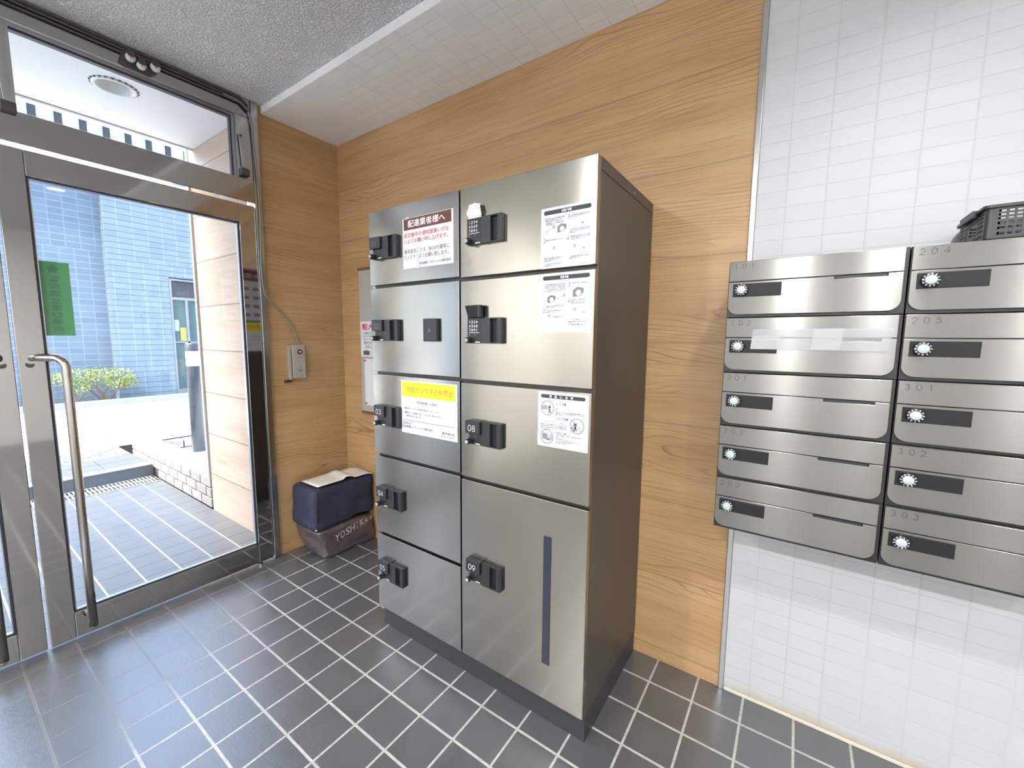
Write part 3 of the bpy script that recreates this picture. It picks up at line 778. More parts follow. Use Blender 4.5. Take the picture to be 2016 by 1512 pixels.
        tx('荷物を受け取り、印鑑を押し', .605, .80, .91, .818); openbox(.64, .58, 1.15)
        for i, s in enumerate(('扉を閉め、番号を確認して', '施錠しないで下さい。', '次の方が使用します。')): tx(s, .61, .525-.028*i, .91-.02*i, .543-.028*i)
        keypad(.62, .26); card(.81, .27)
        D.frame(u(.535), v_(.10), u(.94), v_(.225), .0007, 3); tx('注 意 事 項', .68, .198, .79, .215, 2)
        for i, s in enumerate(('貴重品や現金、生ものは入れない', 'で下さい。', '火気や危険物は厳禁です。')): tx(s, .56, .163-.023*i, (.92, .66, .85)[i], .18-.023*i)
        tx('取扱説明', .80, .03, .93, .04, 3)
    else:
        rr(.06, .885, .935, .95, v_(.032), 1)
        for i, ch in enumerate('取扱い注意'): tx(ch, .235+.105*i, .895, .285+.105*i, .94, 5, thick=.02)
        def nosign(cx, cy, art):
            D.poly(circle(u(cx), v_(cy), .0225), 5, 1); art(u(cx), v_(cy)); D.ring(u(cx), v_(cy), .0228, .0018, 2, 3)
            D.line(u(cx)-.0155, v_(cy)+.0155, u(cx)+.0155, v_(cy)-.0155, .0016, 2, 4)
        def fig(x, y, f=1):
            D.poly(circle(x, y, .0034, 14), 1, 2); D.line(x, y-.004, x+.002*f, y-.011, .005, 1, 2); D.line(x+.001, y-.010, x-.003, y-.019, .0025, 1, 2)
            D.line(x+.002*f, y-.010, x+.005*f, y-.018, .0025, 1, 2); D.line(x-.001, y-.003, x-.001, y+.008, .0018, 1, 2); D.line(x+.003, y-.003, x+.005, y+.008, .0018, 1, 2)
        def a1(x, y): D.rect(x-.020, y-.006, x-.002, y+.007, 3, 2); fig(x+.006, y+.003)
        def a2(x, y): D.poly([(x-.021, y-.006), (x-.008, y+.012), (x-.004, y-.016), (x-.012, y-.019)], 3, 2); fig(x-.006, y+.004, 1)
        def a3(x, y):
            D.rect(x-.018, y-.010, x+.018, y+.010, 3, 2); D.ring(x-.010, y+.001, .0045, .0012, 1, 3, 14); D.poly(circle(x-.003, y-.007, .002, 10), 1, 3)
            D.poly([(x+.001, y-.010), (x+.005, y-.005), (x+.007, y-.012)], 1, 3); D.rect(x+.004, y-.003, x+.012, y+.009, 5, 3); D.poly(circle(x+.008, y+.003, .0018, 8), 2, 4)
        nosign(.20, .705, a1); nosign(.79, .44, a2); nosign(.195, .185, a3)
        for (a, b_) in ((.36, .775), (.40, .515)):
            x, y = u(a), v_(b_); D.line(x, y, x+.009, y, .0008, 2); D.line(x, y, x+.0045, y+.008, .0008, 2); D.line(x+.009, y, x+.0045, y+.008, .0008, 2)
            tx('ご注意', a+.075, b_, a+.215, b_+.045)
        rr(.355, .675, .93, .735, .001, 5); tx('扉にぶら下がらないで下さい。', .37, .692, .84, .716, 1)
        for i, s in enumerate(('扉にぶら下がりますと破損や転倒の原因になり', '大変危険です。お子様が遊ばないようにご注意', '願います。')): tx(s, .36, .645-.026*i, (.92, .92, .52)[i], .663-.026*i, 2)
        rr(.05, .43, .60, .49, .001, 5); tx('入ったり中に閉じ込めたりすると危険です。', .06, .447, .59, .47, 1)
        for i, s in enumerate(('箱の中に入ると窒息するおそれがあります', 'お子様が中に入らないように保護者の方は', '十分にご注意をお願いします。荷物以外の', '物は入れないで下さい。')): tx(s, .06, .40-.027*i, (.60, .60, .60, .28)[i], .418-.027*i, 2)
        tx('※ご利用上の・厳禁', .36, .265, .59, .288, 1)
        for i, s in enumerate(('・現金、貴重品、生もの、危険物は入れない', '下さい。', '・壊れ物は入れないで下さい。', '・箱の中に長期間荷物を置かないで下さい。', '・扉は静かに閉めて下さい。')): tx(s, .37, .228-.034*i, (.91, .50, .80, .88, .72)[i], .245-.034*i, 2)
    D.build('instruction_sticker', STM, door)['label'] = {'deliver': 'white sticker of delivery steps', 'receive': 'white sticker of collection steps', 'care': 'white sticker with three prohibition circles'}[kind]
sticker(doors[6], .8205, 1.505, .9925, 1.680, 'deliver')
sticker(doors[7], .8205, 1.316, .9935, 1.4905, 'receive')
sticker(doors[8], .8195, .9605, .9915, 1.1337, 'care')

# taped notices on the left column
NM = [m_white, m_maroon, m_red, m_ink, m_yellow, m_wletter]
nt1 = thing('paper_notice', 'paper notice with maroon heading taped on the top left locker door', 'notice', (.2055, -.0004, 1.5585))
MB().prism([(0, 0), (.261, 0), (.261, .185), (0, .185)], (0, 0, 0), (1, 0, 0), (0, 0, 1), (0, -1, 0), .0006).build('sheet', m_white, nt1)
D = Decal((0, -.0004, 0), (1, 0, 0), (0, 0, 1), (0, -1, 0))
D.rect(.007, .142, .252, .1835, 1)
D.text('配達業者様へ', .030, .150, .222, .177, 5, 2, thick=.010)
D.text('設定番号の通知間違いがな', .008, .114, .240, .131, 2, 1, thick=.008); D.text('いようお願い申し上げます。', .008, .092, .235, .109, 2, 1, thick=.008)
D.text('番号設定のうえ、BOXを確実に', .008, .055, .242, .071, 3, 1); D.text('ロックするようお願い致します。', .008, .034, .238, .050, 3, 1)
D.text('住友林業レジデンシャル株式会社', .085, .0095, .250, .0195, 3, 1, thick=.012)
D.build('notice_lettering', NM, nt1)
MB().prism([(0, 0), (.017, 0), (.0165, .083), (.001, .083)], (.0735, -.0016, -.003), (1, 0, 0), (0, 0, 1), (0, -1, 0), .0004).build('tape_strip', m_tape, nt1)
MB().prism([(0, 0), (.018, .003), (.018, .009), (0, .006)], (.016, -.0016, .181), (1, 0, 0), (0, 0, 1), (0, -1, 0), .0004).build('tape_strip', m_tape, nt1)
nt2 = thing('paper_notice', 'paper notice with yellow heading taped on locker door 03', 'notice', (.178, -.0004, .9165))
MB().prism([(0, 0), (.3015, 0), (.3015, .212), (0, .212)], (0, 0, 0), (1, 0, 0), (0, 0, 1), (0, -1, 0), .0006).build('sheet', m_white, nt2)
D = Decal((0, -.0004, 0), (1, 0, 0), (0, 0, 1), (0, -1, 0))
D.rect(.006, .1485, .292, .207, 4)
D.text('宅配ボックス占有禁止', .032, .165, .281, .1875, 2, 2)
D.text('宅配業者様、入居者へ', .089, .1225, .207, .1335, 3, 1)
D.text('■宅配ボックスの占有使用は絶対に止めてください。', .022, .097, .222, .1045, 3, 1)
D.text('■防犯カメラ監視中の為、これ以上続く場合は特定の上', .022, .0795, .232, .087, 3, 1)
D.text('使用禁止処分と致します。', .028, .067, .118, .0745, 3, 1)
D.rect(.007, .0515, .291, .0533, 2)
D.text('［管理会社］', .008, .035, .062, .046, 3, 1); D.text('住友林業レジデンシャル株式会社', .008, .0215, .176, .0325, 3, 1, thick=.012)
D.text('東京東支店', .225, .0195, .2885, .030, 3, 1, thick=.012); D.text('TEL:03-5350-9420', .2155, .0085, .288, .0155, 3, 1)
D.build('notice_lettering', NM, nt2)
for (ya, za, hgt, kind, lab) in ((.20, 1.42, .37, 0, "maroon headed sheet on the locker's hidden left side, mirrored in the door stile"), (.22, 1.19, .215, 1, "yellow headed sheet on the locker's hidden left side, mirrored in the door stile")):
    nn = thing('paper_notice', lab, 'notice', (.0016, ya, za)); wd = .27
    MB().box(-.0008, 0, 0, 0, wd, hgt).build('sheet', m_white, nn)
    D = Decal((-.0008, wd, 0), (0, -1, 0), (0, 0, 1), (-1, 0, 0))
    if kind == 0:
        D.rect(.002, hgt-.078, wd-.002, hgt-.002, 1); D.text('お知らせ', .03, hgt-.058, wd-.03, hgt-.022, 5, 2)
        for i in range(4):
            for j in range(3):
                x, y = .02+j*.082, .03+i*.064
                D.rect(x, y, x+.06, y+.022, 2 if (i+j) % 3 == 9 else 6, 1); D.frame(x, y+.026, x+.06, y+.05, .0012, 3, 1)
    else:
        D.rect(.002, hgt-.066, wd-.002, hgt-.006, 4); D.text('使用禁止', .05, hgt-.052, wd-.05, hgt-.020, 2, 2)
        D.text('長時間の使用はご遠慮下さい', .02, .105, wd-.02, .118, 3, 1); D.text('管理会社までご連絡下さい', .02, .080, wd-.03, .092, 3, 1)
        D.line(.01, .058, wd-.01, .058, .001, 3); D.text('東京東支店', .14, .03, wd-.02, .042, 3, 1)
    D.build('notice_lettering', NM+[m_mgrey], nn)
# torn paper over the keypad of door 06
pp = thing('paper_scrap', 'torn white paper scrap stuck above the keypad of the top right door', 'paper', (.570, -.006, 1.7145))
vs = []; fs = []; n_ = 9
for j in range(n_):
    for i in range(n_):
        u_, v2 = i/(n_-1), j/(n_-1)
        wd = .028*(1+.10*math.sin(v2*7)); x = (u_-.5)*2*wd+.002*math.sin(v2*9+u_*3); z = -.024+.050*v2+(.0015*math.sin(u_*13) if j == n_-1 else 0)
        if j == n_-1: z -= .007*abs(u_-.45)*2
        y = -.004-.007*math.sin(v2*3)*abs(math.sin(u_*6+v2*4))-.004*mnoise.noise(Vector((u_*5, v2*5, 2)))
        vs.append((x, y, z))
for j in range(n_-1):
    for i in range(n_-1):
        a = j*n_+i; fs.append((a, a+1, a+n_+1, a+n_))
q = MB().add(vs, fs, 0, False); o = q.build('paper_sheet', m_white, pp); sm = o.modifiers.new('solid', 'SOLIDIFY'); sm.thickness = .0006

# ------------------------------------------------------------------ mailboxes
m_mbody = mat('black mailbox body', (.014, .012, .014), .4)
m_plate = mat('charcoal name plate', (.014, .014, .0155), .45, 0, .25)
MBW, MBH, PITCH = .372, .149, .158
def make_mailbox(label):
    r = thing('mailbox', label, 'mailbox', (0, 0, 0), None)
    MB().box(-.0015, .006, -.1565, .3795, .2685, 0).build('body', m_mbody, r, .001)
    f = MB(); f.prism([(0, 0), (.103*0+.2405, 0), (.2405, 0), (MBW, 0), (MBW, .0555), (0, .0555)], (0, .0055, -.056), (1, 0, 0), (0, 0, 1), (0, -1, 0), .0055)
    f = MB(); f.box(0, 0, -.0558, MBW, .0055, -.0006); fl = f.build('slot_flap', m_mailst, r, .001)
    # lower door with round bottom corners and a finger notch in its top edge
    pts = [(MBW, -.0575), (.344, -.0575), (.344, -.0645), (.2405, -.0645), (.2405, -.0575), (0, -.0575)]
    low = [(.026-.026*math.cos(a), -MBH+.026-.026*math.sin(a)) for a in [PI/2*i/8 for i in range(9)]]
    low2 = [(MBW-.026+.026*math.sin(a), -MBH+.026-.026*math.cos(a)) for a in [PI/2*i/8 for i in range(9)]]
    d = MB().prism(pts+low+low2, (0, .0055, 0), (1, 0, 0), (0, 0, 1), (0, -1, 0), .0055); dr = d.build('front_door', m_mailst, r, .001)
    q = MB().box(.2425, .0005, -.0640, .342, .004, -.0585); q.build('finger_notch', m_char, dr)
    MB().box(.0115, -.0028, -.0995, .1285, -.0002, -.0635).build('name_plate', m_plate, r, .0008)
    dl = MB().lathe([(.0172, 0), (.0165, .009), (.0150, .0105), (.0112, .0108)], (0, 0, 0), (0, -1, 0), 36); do = dl.build('dial', m_black, r)
    do.location = (.0335, -.0028, -.0812)
    cp = MB().lathe([(.0108, .0105), (.0106, .0132), (.0095, .0142), (.0001, .0145)], (0, 0, 0), (0, -1, 0), 32).build('dial_cap', m_wcap, do)
    k = MB()
    for i, ch in enumerate('0123456789AB'):
        a = PI/2-2*PI*i/12; vs, fs, x0, x1, y0, y1 = text2d(ch, 1.0, .03)
        s = .0036/(y1-y0); cx = (x0+x1)/2; cy = (y0+y1)/2
        U = Vector((math.sin(a), 0, -math.cos(a))); V = Vector((math.cos(a), 0, math.sin(a))); O = V*.0137
        k.add([O+U*((p[0]-cx)*s*1.1)+V*((p[1]-cy)*s)+Vector((0, -.0110, 0)) for p in vs], fs)
    k.build('dial_lettering', m_wletter, do, fix=False)
    return r
proto = make_mailbox('x')
nums = [['101', '102', '201', '202', '203'], ['204', '205', '301', '302', '303']]
rots = [[150, 160, 100, 190, 190], [35, -60, 150, 180, 200]]
first = True
for ci in range(2):
    for i in range(5):
        loc = (1.3045+.3835*ci, .246, 1.518-PITCH*i)
        r = proto if first else dup_tree(proto, loc)
        r.location = loc; first = False
        extra = {'101': ', top of the left column', '102': ' crossed by clear tape', '204': ' under the black crate'}.get(nums[ci][i], '')
        r['label'] = 'stainless mailbox numbered %s%s' % (nums[ci][i], extra); r['group'] = 'stainless mailboxes on the tiled wall'
        fl = [c for c in r.children if c.name.startswith('slot_flap')][0]
        D = Decal((0, 0, 0), (1, 0, 0), (0, 0, 1), (0, -1, 0)); D.d = .0002
        for j, ch in enumerate(nums[ci][i]):
            x = .0115+j*.0205
            D.strokes(ch, x, -.0215, x+.0088, -.0078, .0011, 0, 1)
        D.build('number_lettering', mat('dark number lettering', (.05, .05, .055), .5) if (ci, i) == (0, 0) else nm, fl)
        if (ci, i) == (0, 0): nm = fl.children[0].data.materials[0]
        for c in r.children:
            if c.name.startswith('dial'): c.rotation_euler = (0, math.radians(rots[ci][i]), 0)
# clear tape across mailbox 102
def clear_mat(name, a, tint):
    m = bpy.data.materials.new(name); m.use_nodes = True; t = m.node_tree; b = t.nodes['Principled BSDF']
    b.inputs['Base Color'].default_value = (*tint, 1); b.inputs['Roughness'].default_value = .3; b.inputs['Alpha'].default_value = a; return m
m_clear = clear_mat('clear tape film', .22, (.62, .62, .62)); m_clear2 = clear_mat('doubled tape film', .30, (.66, .66, .66))
cx0, cz0 = 1.3045, 1.518-PITCH
tp = thing('clear_tape', 'clear packing tape stuck across the front of mailbox 102', 'tape', (cx0+.065, .2425, cz0-.063))
MB().prism([(0, -.026), (.29, -.026), (.301, .030), (.003, .030)], (0, 0, 0), (1, 0, 0), (0, 0, 1), (0, -1, 0), .0003).build('film', m_clear, tp)
MB().prism([(.139, -.025), (.2, -.024), (.205, .031), (.142, .030)], (0, -.0006, 0), (1, 0, 0), (0, 0, 1), (0, -1, 0), .0003).build('film', m_clear2, tp)
MB().prism([(.0, -.025), (.065, -.025), (.07, .008), (.05, .014), (.003, .010)], (0, -.0006, 0), (1, 0, 0), (0, 0, 1), (0, -1, 0), .0003).build('film', m_clear2, tp)

# black slatted crate on top of the mailboxes
cr = thing('plastic_crate', 'black plastic slatted crate standing on the mailbox tops', 'crate', (1.95, .37, 1.519))
L = Vector((1.95, .37, 1.519))
x0, x1, y0, y1, hh = 1.803-L.x, 2.045-L.x, .262-L.y, .455-L.y, .074
k = MB(); k.box(x0+.004, y0+.004, 0, x1-.004, y1-.004, .003); k.build('base', m_crate, cr)
def wallpanel(axis, c, a, b_, holes, handle=False):
    """lattice wall: rows of slots, with a hand hole on the short ends"""
    q = MB(); t_ = .003
    def bar(u0, z0, u1, z1):
        if axis == 'y': q.box(u0, c, z0, u1, c+t_, z1)
        else: q.box(c, u0, z0, c+t_, u1, z1)
    rows = [(.010, .016), (.022, .027), (.032, .038), (.043, .047), (.051, .055), (.059, .063)]
    bar(a, .0031, b_, .010)
    zz = .010
    for (r0, r1) in rows:
        nxt = r1
        u_ = a; n_ = max(1, int((b_-a)/.0115)); p_ = (b_-a)/n_
        for i in range(n_+1):
            cu = a+i*p_
            w0 = .0035
            if i in (0, n_): bar(cu if i == 0 else cu-.014, r0, cu+.014 if i == 0 else cu, r1); continue
            if handle and r0 > .02 and r0 < .05 and abs(cu-(a+b_)/2) < .040: continue
            bar(cu-w0/2, r0, cu+w0/2, r1)
        zz = r1
        nx = [r[0] for r in rows if r[0] > r0]; top = nx[0] if nx else hh-.006
        if handle and .02 < r1 < .048:
            bar(a, r1, (a+b_)/2-.040, top); bar((a+b_)/2+.040, r1, b_, top)
        else: bar(a, r1, b_, top)
    return q
wallpanel('y', y0, x0+.008, x1-.008, 6).build('long_side', m_crate, cr)
wallpanel('y', y1-.003, x0+.008, x1-.008, 6).build('long_side', m_crate, cr)
wallpanel('x', x0, y0+.008, y1-.008, 6, True).build('short_side', m_crate, cr)
wallpanel('x', x1-.003, y0+.008, y1-.008, 6, True).build('short_side', m_crate, cr)
for (cx, cy, a0) in ((x0+.008, y0+.008, PI), (x1-.008, y0+.008, 1.5*PI), (x1-.008, y1-.008, 0), (x0+.008, y1-.008, PI/2)):
    pts = [(.008*math.cos(a0+PI/2*i/5), .008*math.sin(a0+PI/2*i/5)) for i in range(6)] + [(.0055*math.cos(a0+PI/2*(5-i)/5), .0055*math.sin(a0+PI/2*(5-i)/5)) for i in range(6)]
    MB().prism(pts, (cx, cy, .0031), (1, 0, 0), (0, 1, 0), (0, 0, 1), hh-.0095).build('corner_post', m_crate, cr)
rim = []
for (e, z) in ((.006, hh-.006), (.006, hh), (-.003, hh), (-.003, hh-.006)):
    rim.append([(p[0], p[1], z) for p in rrect(x0-e, y0-e, x1+e, y1+e, .012, 5)])
q = MB(); n_ = len(rim[0])
q.add([p for ring in rim for p in ring], [(j*n_+i, j*n_+(i+1) % n_, ((j+1) % 4)*n_+(i+1) % n_, ((j+1) % 4)*n_+i) for j in range(4) for i in range(n_)])
q.box(x0-.011, (y0+y1)/2-.045, hh-.012, x0-.002, (y0+y1)/2+.045, hh+.0035); q.build('rim', m_crate, cr)
gb = thing('grey_tub', 'rounded grey tub end showing behind the black crate', 'tub', (1.90, .486, 1.519))
MB().prism(rrect(-.102, 0, .15, .086, .055, 8, (1, 1, 0, 0)), (0, .020, 0), (1, 0, 0), (0, 0, 1), (0, -1, 0), .040).build('shell', m_greyobj, gb, .006)

# ------------------------------------------------------------------ side wall: crank box, cable, pulleys, arms
cbx = thing('crank_box', 'warm grey wall box with red button and fold out crank', 'control box', (SX, .195, 1.153))
MB().box(.0005, -.052, -.090, .020, .036, .095).build('backplate', m_boxgrey, cbx, .004)
MB().prism(rrect(-.036, -.099, .036, .098, .005), (.0205, 0, 0), (0, 1, 0), (0, 0, 1), (1, 0, 0), .020).build('housing', m_boxgrey, cbx, .002)
MB().lathe([(.0150, 0), (.0150, .003), (.0130, .006), (.0115, .004), (.0105, .008), (.0001, .011)], (.0405, .002, .057), (1, 0, 0), 28).build('button', m_bred, cbx)
MB().lathe([(.0055, .0), (.0050, .003), (.0001, .0035)], (.0495, .002, .057), (1, 0, 0), 16).build('button_cap', mat('pale button cap', (.62, .45, .42), .3), cbx)
D = Decal((.0405, .003, -.046), (0, 1, 0), (0, 0, 1), (1, 0, 0))
for i in range(14):
    a0, a1 = PI+PI*i/14-.1, PI+PI*(i+1)/14-.1
    D.poly([(.0125*math.cos(a0), .0125*math.sin(a0)), (.0125*math.cos(a1), .0125*math.sin(a1)), (.0092*math.cos(a1), .0092*math.sin(a1)), (.0092*math.cos(a0), .0092*math.sin(a0))], 0)
D.poly(circle(0, 0, .003, 12), 0); D.rect(-.004, .014, .004, .018, 0); D.rect(-.016, .066, .016, .069, 1); D.rect(.0, -.042, .018, -.039, 1)
D.build('dial_marking', [m_ink, m_mgrey], cbx)
MB().prism(rrect(-.056, -.112, -.040, .075, .006), (.0205, 0, 0), (0, 1, 0), (0, 0, 1), (1, 0, 0), .008).build('crank_arm', m_boxgrey, cbx, .002)
MB().tube([(.030, -.046, -.112), (.032, -.062, -.113), (.033, -.088, -.115)], [.006, .0085, .0085], 14).build('crank_grip', m_grip, cbx)
pts = [(-.972, .205, 1.252), (-.972, .203, 1.275), (-.972, .170, 1.367), (-.972, .112, 1.440), (-.966, .052, 1.500), (-.955, .022, 1.545), (-.954, .014, 1.62), (-.954, .016, 1.80), (-.954, .022, 2.0), (-.954, .012, 2.25), (-.954, .004, 2.40), (-.954, -.012, 2.465), (-.954, -.05, 2.488), (-.954, -.12, 2.494)]
cbl = MB().tube(smooth_path(pts, 6), .0048, 8); o = cbl.build('control_cable', m_cable, None)
tag(o, 'grey control cable running from the crank box up the door frame', 'cable')
wire = MB()
for (dz, r_, dx) in ((2.500, .006, .004), (2.486, .0045, .0045), (2.513, .005, .005)):
    wire.tube([(DX+dx+.006, -1.76, dz), (DX+dx+.006, -.9, dz), (DX+dx+.006, -.05, dz), (DX+dx+.006, -.01, dz-.03)], r_, 8)
o = wire.build('operator_rail', m_darkmet, None); tag(o, 'dark grimy rods running along the top of the door frame', 'rail')
pb = thing('pulley_bracket', 'dark bracket with three white pulleys above the transom window', 'pulley', (DX, -.44, 2.468))
MB().prism([(-.07, -.022), (-.055, .030), (.07, .030), (.062, -.004), (.03, -.040), (-.03, -.036)], (.0005, 0, 0), (0, 1, 0), (0, 0, 1), (1, 0, 0), .010).build('plate', m_darkmet, pb, .002)
for (py, pz, rr_) in ((-.033, .004, .017), (.002, -.011, .016), (.050, .006, .0175)):
    pl_ = MB().lathe([(.0001, 0), (rr_, 0), (rr_, .004), (rr_*.82, .006), (rr_, .008), (rr_, .012), (.0001, .012)], (.0185, py, pz), (1, 0, 0), 28).build('pulley', mat('cream white pulley', (.68, .72, .66), .4), pb)
    MB().cyl((.0306, py, pz-.002), (1, 0, 0), .0035, .002, 12).build('pin', m_satin, pl_)
    MB().prism(rrect(-.013, .0, .013, .026, .008, 5), (.0315, py, pz+.002), (0, 1, 0), (0, 0, 1), (1, 0, 0), .004).build('clip', m_darkmet, pb, .001)
for (nm_, yy, zt, zb_, lab) in (('stay_arm', -.052, 2.335, 2.150, 'grey transom stay arm with dark foot at the right jamb'), ('stay_arm', -.842, 2.345, 2.125, 'grey transom stay arm with dark foot at the left edge')):
    sa = thing(nm_, lab, 'window stay', (DX, yy, zb_))
    MB().prism([(-.010, zt-zb_), (.004, zt-zb_), (.020, .012), (.000, .012)], (.004, 0, 0), (0, 1, 0), (0, 0, 1), (1, 0, 0), .010).build('arm', m_alu, sa, .002)
    MB().box(-.0015, -.010, -.022, .024, .030, .016).build('foot', m_darkmet, sa, .003)
    MB().cyl((.0145, -.003, zt-zb_-.012), (1, 0, 0), .006, .005, 14).build('pivot_pin', m_darkmet, sa)
# green sticker on the outer face of the door glass (seen from behind)
gs = thing('door_sticker', 'green vertical sticker seen from behind on the glass door', 'sticker', (DX-.026, -.762, 1.4395))
MB().box(-.0012, -.044, -.1465, -.0002, .049, .1465).build('film', m_green, gs)
D = Decal((-.0002, .003, 0), (0, -1, 0), (0, 0, 1), (1, 0, 0)); D.d = .0002
D.poly([(.019*math.cos(PI/2+2*PI*i/10)*(1 if i % 2 == 0 else .68), .118+.019*math.sin(PI/2+2*PI*i/10)*(1 if i % 2 == 0 else .68)) for i in range(10)], 0)
for i, ch in enumerate('警察官立寄り場所'):
    zc = .0785-i*.0283; D.text(ch, -.0150, zc-.0115, .0150, zc+.0125, 0, 1, thick=.02)
D.build('sticker_lettering', [m_greend], gs)

# ------------------------------------------------------------------ bags in the corner
def soft_box(x0, y0, z0, x1, y1, z1, rad, amp, seed, n=14, taper=None, fr=7.0):
    bm = bmesh.new(); bmesh.ops.create_cube(bm, size=2.0); bmesh.ops.subdivide_edges(bm, edges=bm.edges, cuts=n, use_grid_fill=True)
    c = Vector(((x0+x1)/2, (y0+y1)/2, (z0+z1)/2)); h = Vector(((x1-x0)/2, (y1-y0)/2, (z1-z0)/2))
    for v in bm.verts:
        p = Vector((v.co.x*h.x, v.co.y*h.y, v.co.z*h.z)); q = Vector([max(-(h[i]-rad), min(h[i]-rad, p[i])) for i in range(3)])
        d = p-q
        if d.length > 1e-9: p = q+d.normalized()*rad
        if taper: p = taper(p, h)
        w_ = c+p; nrm = (p if p.length else Vector((0, 0, 1))).normalized()
        w_ += nrm*amp*(mnoise.noise(w_*fr+Vector((seed, 0, 0)))+.5*mnoise.noise(w_*fr*2.3+Vector((0, seed, 0))))
        w_.z = min(max(w_.z, z0), z1+.004); w_.x = max(w_.x, SX+.002); w_.y = min(w_.y, YW-.002)
        v.co = w_
    mb = MB(); bm.verts.index_update(); mb.add([v.co.copy() for v in bm.verts], [[v.index for v in f.verts] for f in bm.faces], 0, True); bm.free(); return mb
def rel(mb, L): mb.v = [(a-L[0], b_-L[1], c-L[2]) for a, b_, c in mb.v]; return mb
Lb = (-.83, .33, 0)
pbag = thing('plastic_bag', 'crumpled brown plastic bag with white printed letters on the corner floor', 'bag', Lb)
def tap(p, h):
    k_ = (p.z/h.z+1)/2; return Vector((p.x*(.93+.07*k_), p.y+(-.035*k_ if p.y < 0 else 0), p.z))
rel(soft_box(-.965, .165, .002, -.697, .503, .181, .022, .024, 3.1, taper=tap), Lb).build('bag_film', m_brown, pbag)
D = Decal((-.6895-Lb[0], .215-Lb[1], .092), (0, 1, .20), (0, 0, 1), (1, 0, 0))
for i, ch in enumerate('YOSHIK&S'):
    wv = .030 if i < 6 else .022; D.text(ch, .006+i*.034+(.010 if ch == 'I' else 0), 0+(.004 if i > 5 else 0), .006+i*.034+(.010 if ch == 'I' else 0)+(wv*.16 if ch == 'I' else wv), .044 if i < 6 else .030, 0, 1, thick=.01)
D.build('bag_lettering', [m_bagtxt], pbag)
Ln = (-.83, .31, .185)
nb = thing('storage_bag', 'boxy navy blue fabric bag stacked on the brown plastic bag', 'bag', Ln)
rel(soft_box(-.955, .112, .188, -.699, .500, .430, .024, .017, 9.4), Ln).build('bag_fabric', m_navy, nb)
sp = MB().tube([(-.694-Ln[0], .125-Ln[1], .425-.185), (-.690-Ln[0], .118-Ln[1], .33-.185), (-.694-Ln[0], .122-Ln[1], .24-.185)], .0035, 6); sp.build('seam', mat('black seam', (.01, .01, .018), .6), nb)
MB().tube([(-.693-Ln[0], .112-Ln[1], .215-.185), (-.688-Ln[0], .106-Ln[1], .205-.185)], .005, 8).build('zip_pull', m_satin, nb)
bp = thing('paper_booklet', 'open cream paper sheets lying on the navy bag', 'paper', (-.80, .33, .440))
vs = []; fs = []; nu, nv = 6, 17
for j in range(nv):
    for i in range(nu):
        u_, v2 = i/(nu-1), j/(nv-1)
        y = -.185+.37*v2; x = -.085+.17*u_+(.010 if v2 > .5 else -.006)
        z = .004+.020*math.exp(-((v2-.53)/.05)**2)-.010*math.exp(-((v2-.48)/.03)**2)*(1-u_)+.010*v2*(1-u_)+.012*max(0, (.9-v2))*0
        if v2 > .85: z -= (v2-.85)*.10
        vs.append((x, y, z))
for j in range(nv-1):
    for i in range(nu-1):
        a = j*nu+i; fs.append((a, a+1, a+nu+1, a+nu))
o = MB().add(vs, fs, 0, True).build('sheet', m_paper, bp); s_ = o.modifiers.new('solid', 'SOLIDIFY'); s_.thickness = .004; s_.offset = 1

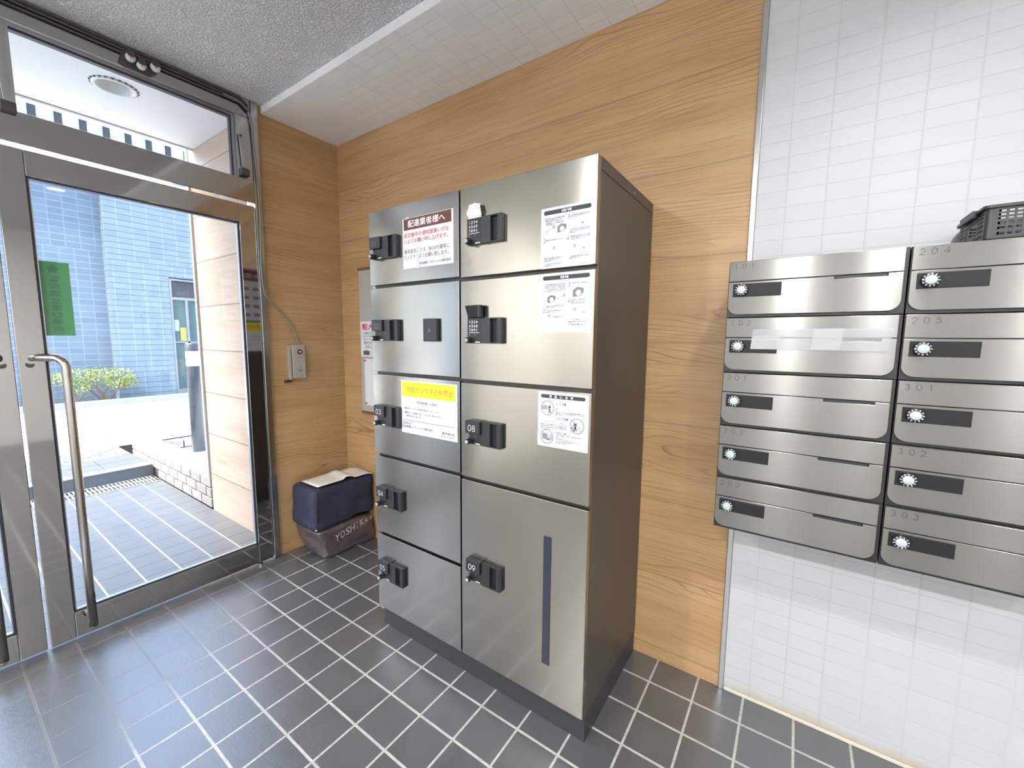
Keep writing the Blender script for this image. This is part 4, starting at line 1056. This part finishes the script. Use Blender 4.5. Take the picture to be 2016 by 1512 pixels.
# notice board half hidden by the locker
nbd = thing('notice_board', 'grey notice board on the wooden wall half hidden behind the locker', 'notice board', (-.49, YW, 1.27))
MB().box(-.290, -.018, -.435, .29, -.0005, .435).build('panel', m_board, nbd, .002)
k = MB(); k.box(-.300, -.020, .436, .30, -.0005, .452); k.box(-.300, -.020, -.452, .30, -.0005, -.436); k.build('edge_shadow', m_bshade_print, nbd, .002)  # brown strips stand in for the shadow along the board's top and bottom
po = thing('poster', 'white poster with red heading on the notice board beside the locker', 'poster', (-.60, YW-.0205, 1.18))
MB().box(-.170, -.001, 0, .13, 0, .215).build('sheet', m_white, po)
D = Decal((-.170, -.001, 0), (1, 0, 0), (0, 0, 1), (0, -1, 0))
D.text('粗大ゴミ', .014, .163, .235, .203, 1, 1, thick=.02); D.text('ごみ集積所に置かないで下さい', .016, .136, .22, .152, 0, 1)
D.text('かならず予約をして下さい', .020, .118, .21, .132, 0, 1); D.text('有料シールを貼ること', .024, .100, .18, .114, 0, 1)
D.text('受付センター', .030, .075, .20, .095, 0, 1, thick=.01); D.text('03-5350-', .045, .052, .2, .070, 0, 1)
D.rect(.022, .010, .085, .036, 0); D.poly(circle(.055, .026, .014, 16), 2, 2)
D.build('poster_lettering', [m_ink2, m_red, m_bshade_print], po)
for (name_, zz, hh_, lab, xoff) in (('paper_sheet', .875, .292, 'white paper pinned at the bottom of the notice board', -.045), ('paper_sheet', 1.40, .29, 'white paper pinned at the top of the notice board', .060)):
    ps = thing(name_, lab, 'paper', (-.66, YW-.0185, zz))
    MB().box(xoff-.04, -.001, 0, .25, 0, hh_).build('sheet', m_white, ps)
    for pz in ((.012, hh_-.012) if zz < 1 else ()):
        MB().lathe([(.006, 0), (.006, .004), (.0045, .007), (.0001, .0075)], (xoff-.030, -.001, pz), (0, -1, 0), 12).build('pin', m_red, ps)

# ------------------------------------------------------------------ ceiling lamps of the room (above the frame, seen in reflections; rear and far ones are added fill)
m_lens = emis('lamp lens', (1, .97, .93), 12)
LABS = ['round white downlight in the lobby ceiling nearest the mailboxes', 'round white downlight in the lobby ceiling just behind the camera',
        'added unseen fill downlight by the rear wall nearest the doors', 'added unseen fill downlight by the middle of the rear wall', 'added unseen fill downlight by the rear wall farthest from the doors', 'added unseen fill downlight at the far end of the lobby']
for i, (lx, ly, le, sp) in enumerate(LAMPS):
    dl_ = thing('ceiling_downlight', LABS[i], 'light', (lx, ly, ZC), 'lobby ceiling downlights')
    MB().lathe([(.085, -.0005), (.085, -.006), (.070, -.010), (.062, -.006), (.058, -.002)], (0, 0, 0), (0, 0, 1), 36).build('trim_ring', m_paintw, dl_)
    MB().lathe([(.0579, -.0015), (.0001, -.0015)], (0, 0, 0), (0, 0, 1), 32).build('lens', m_lens, dl_)
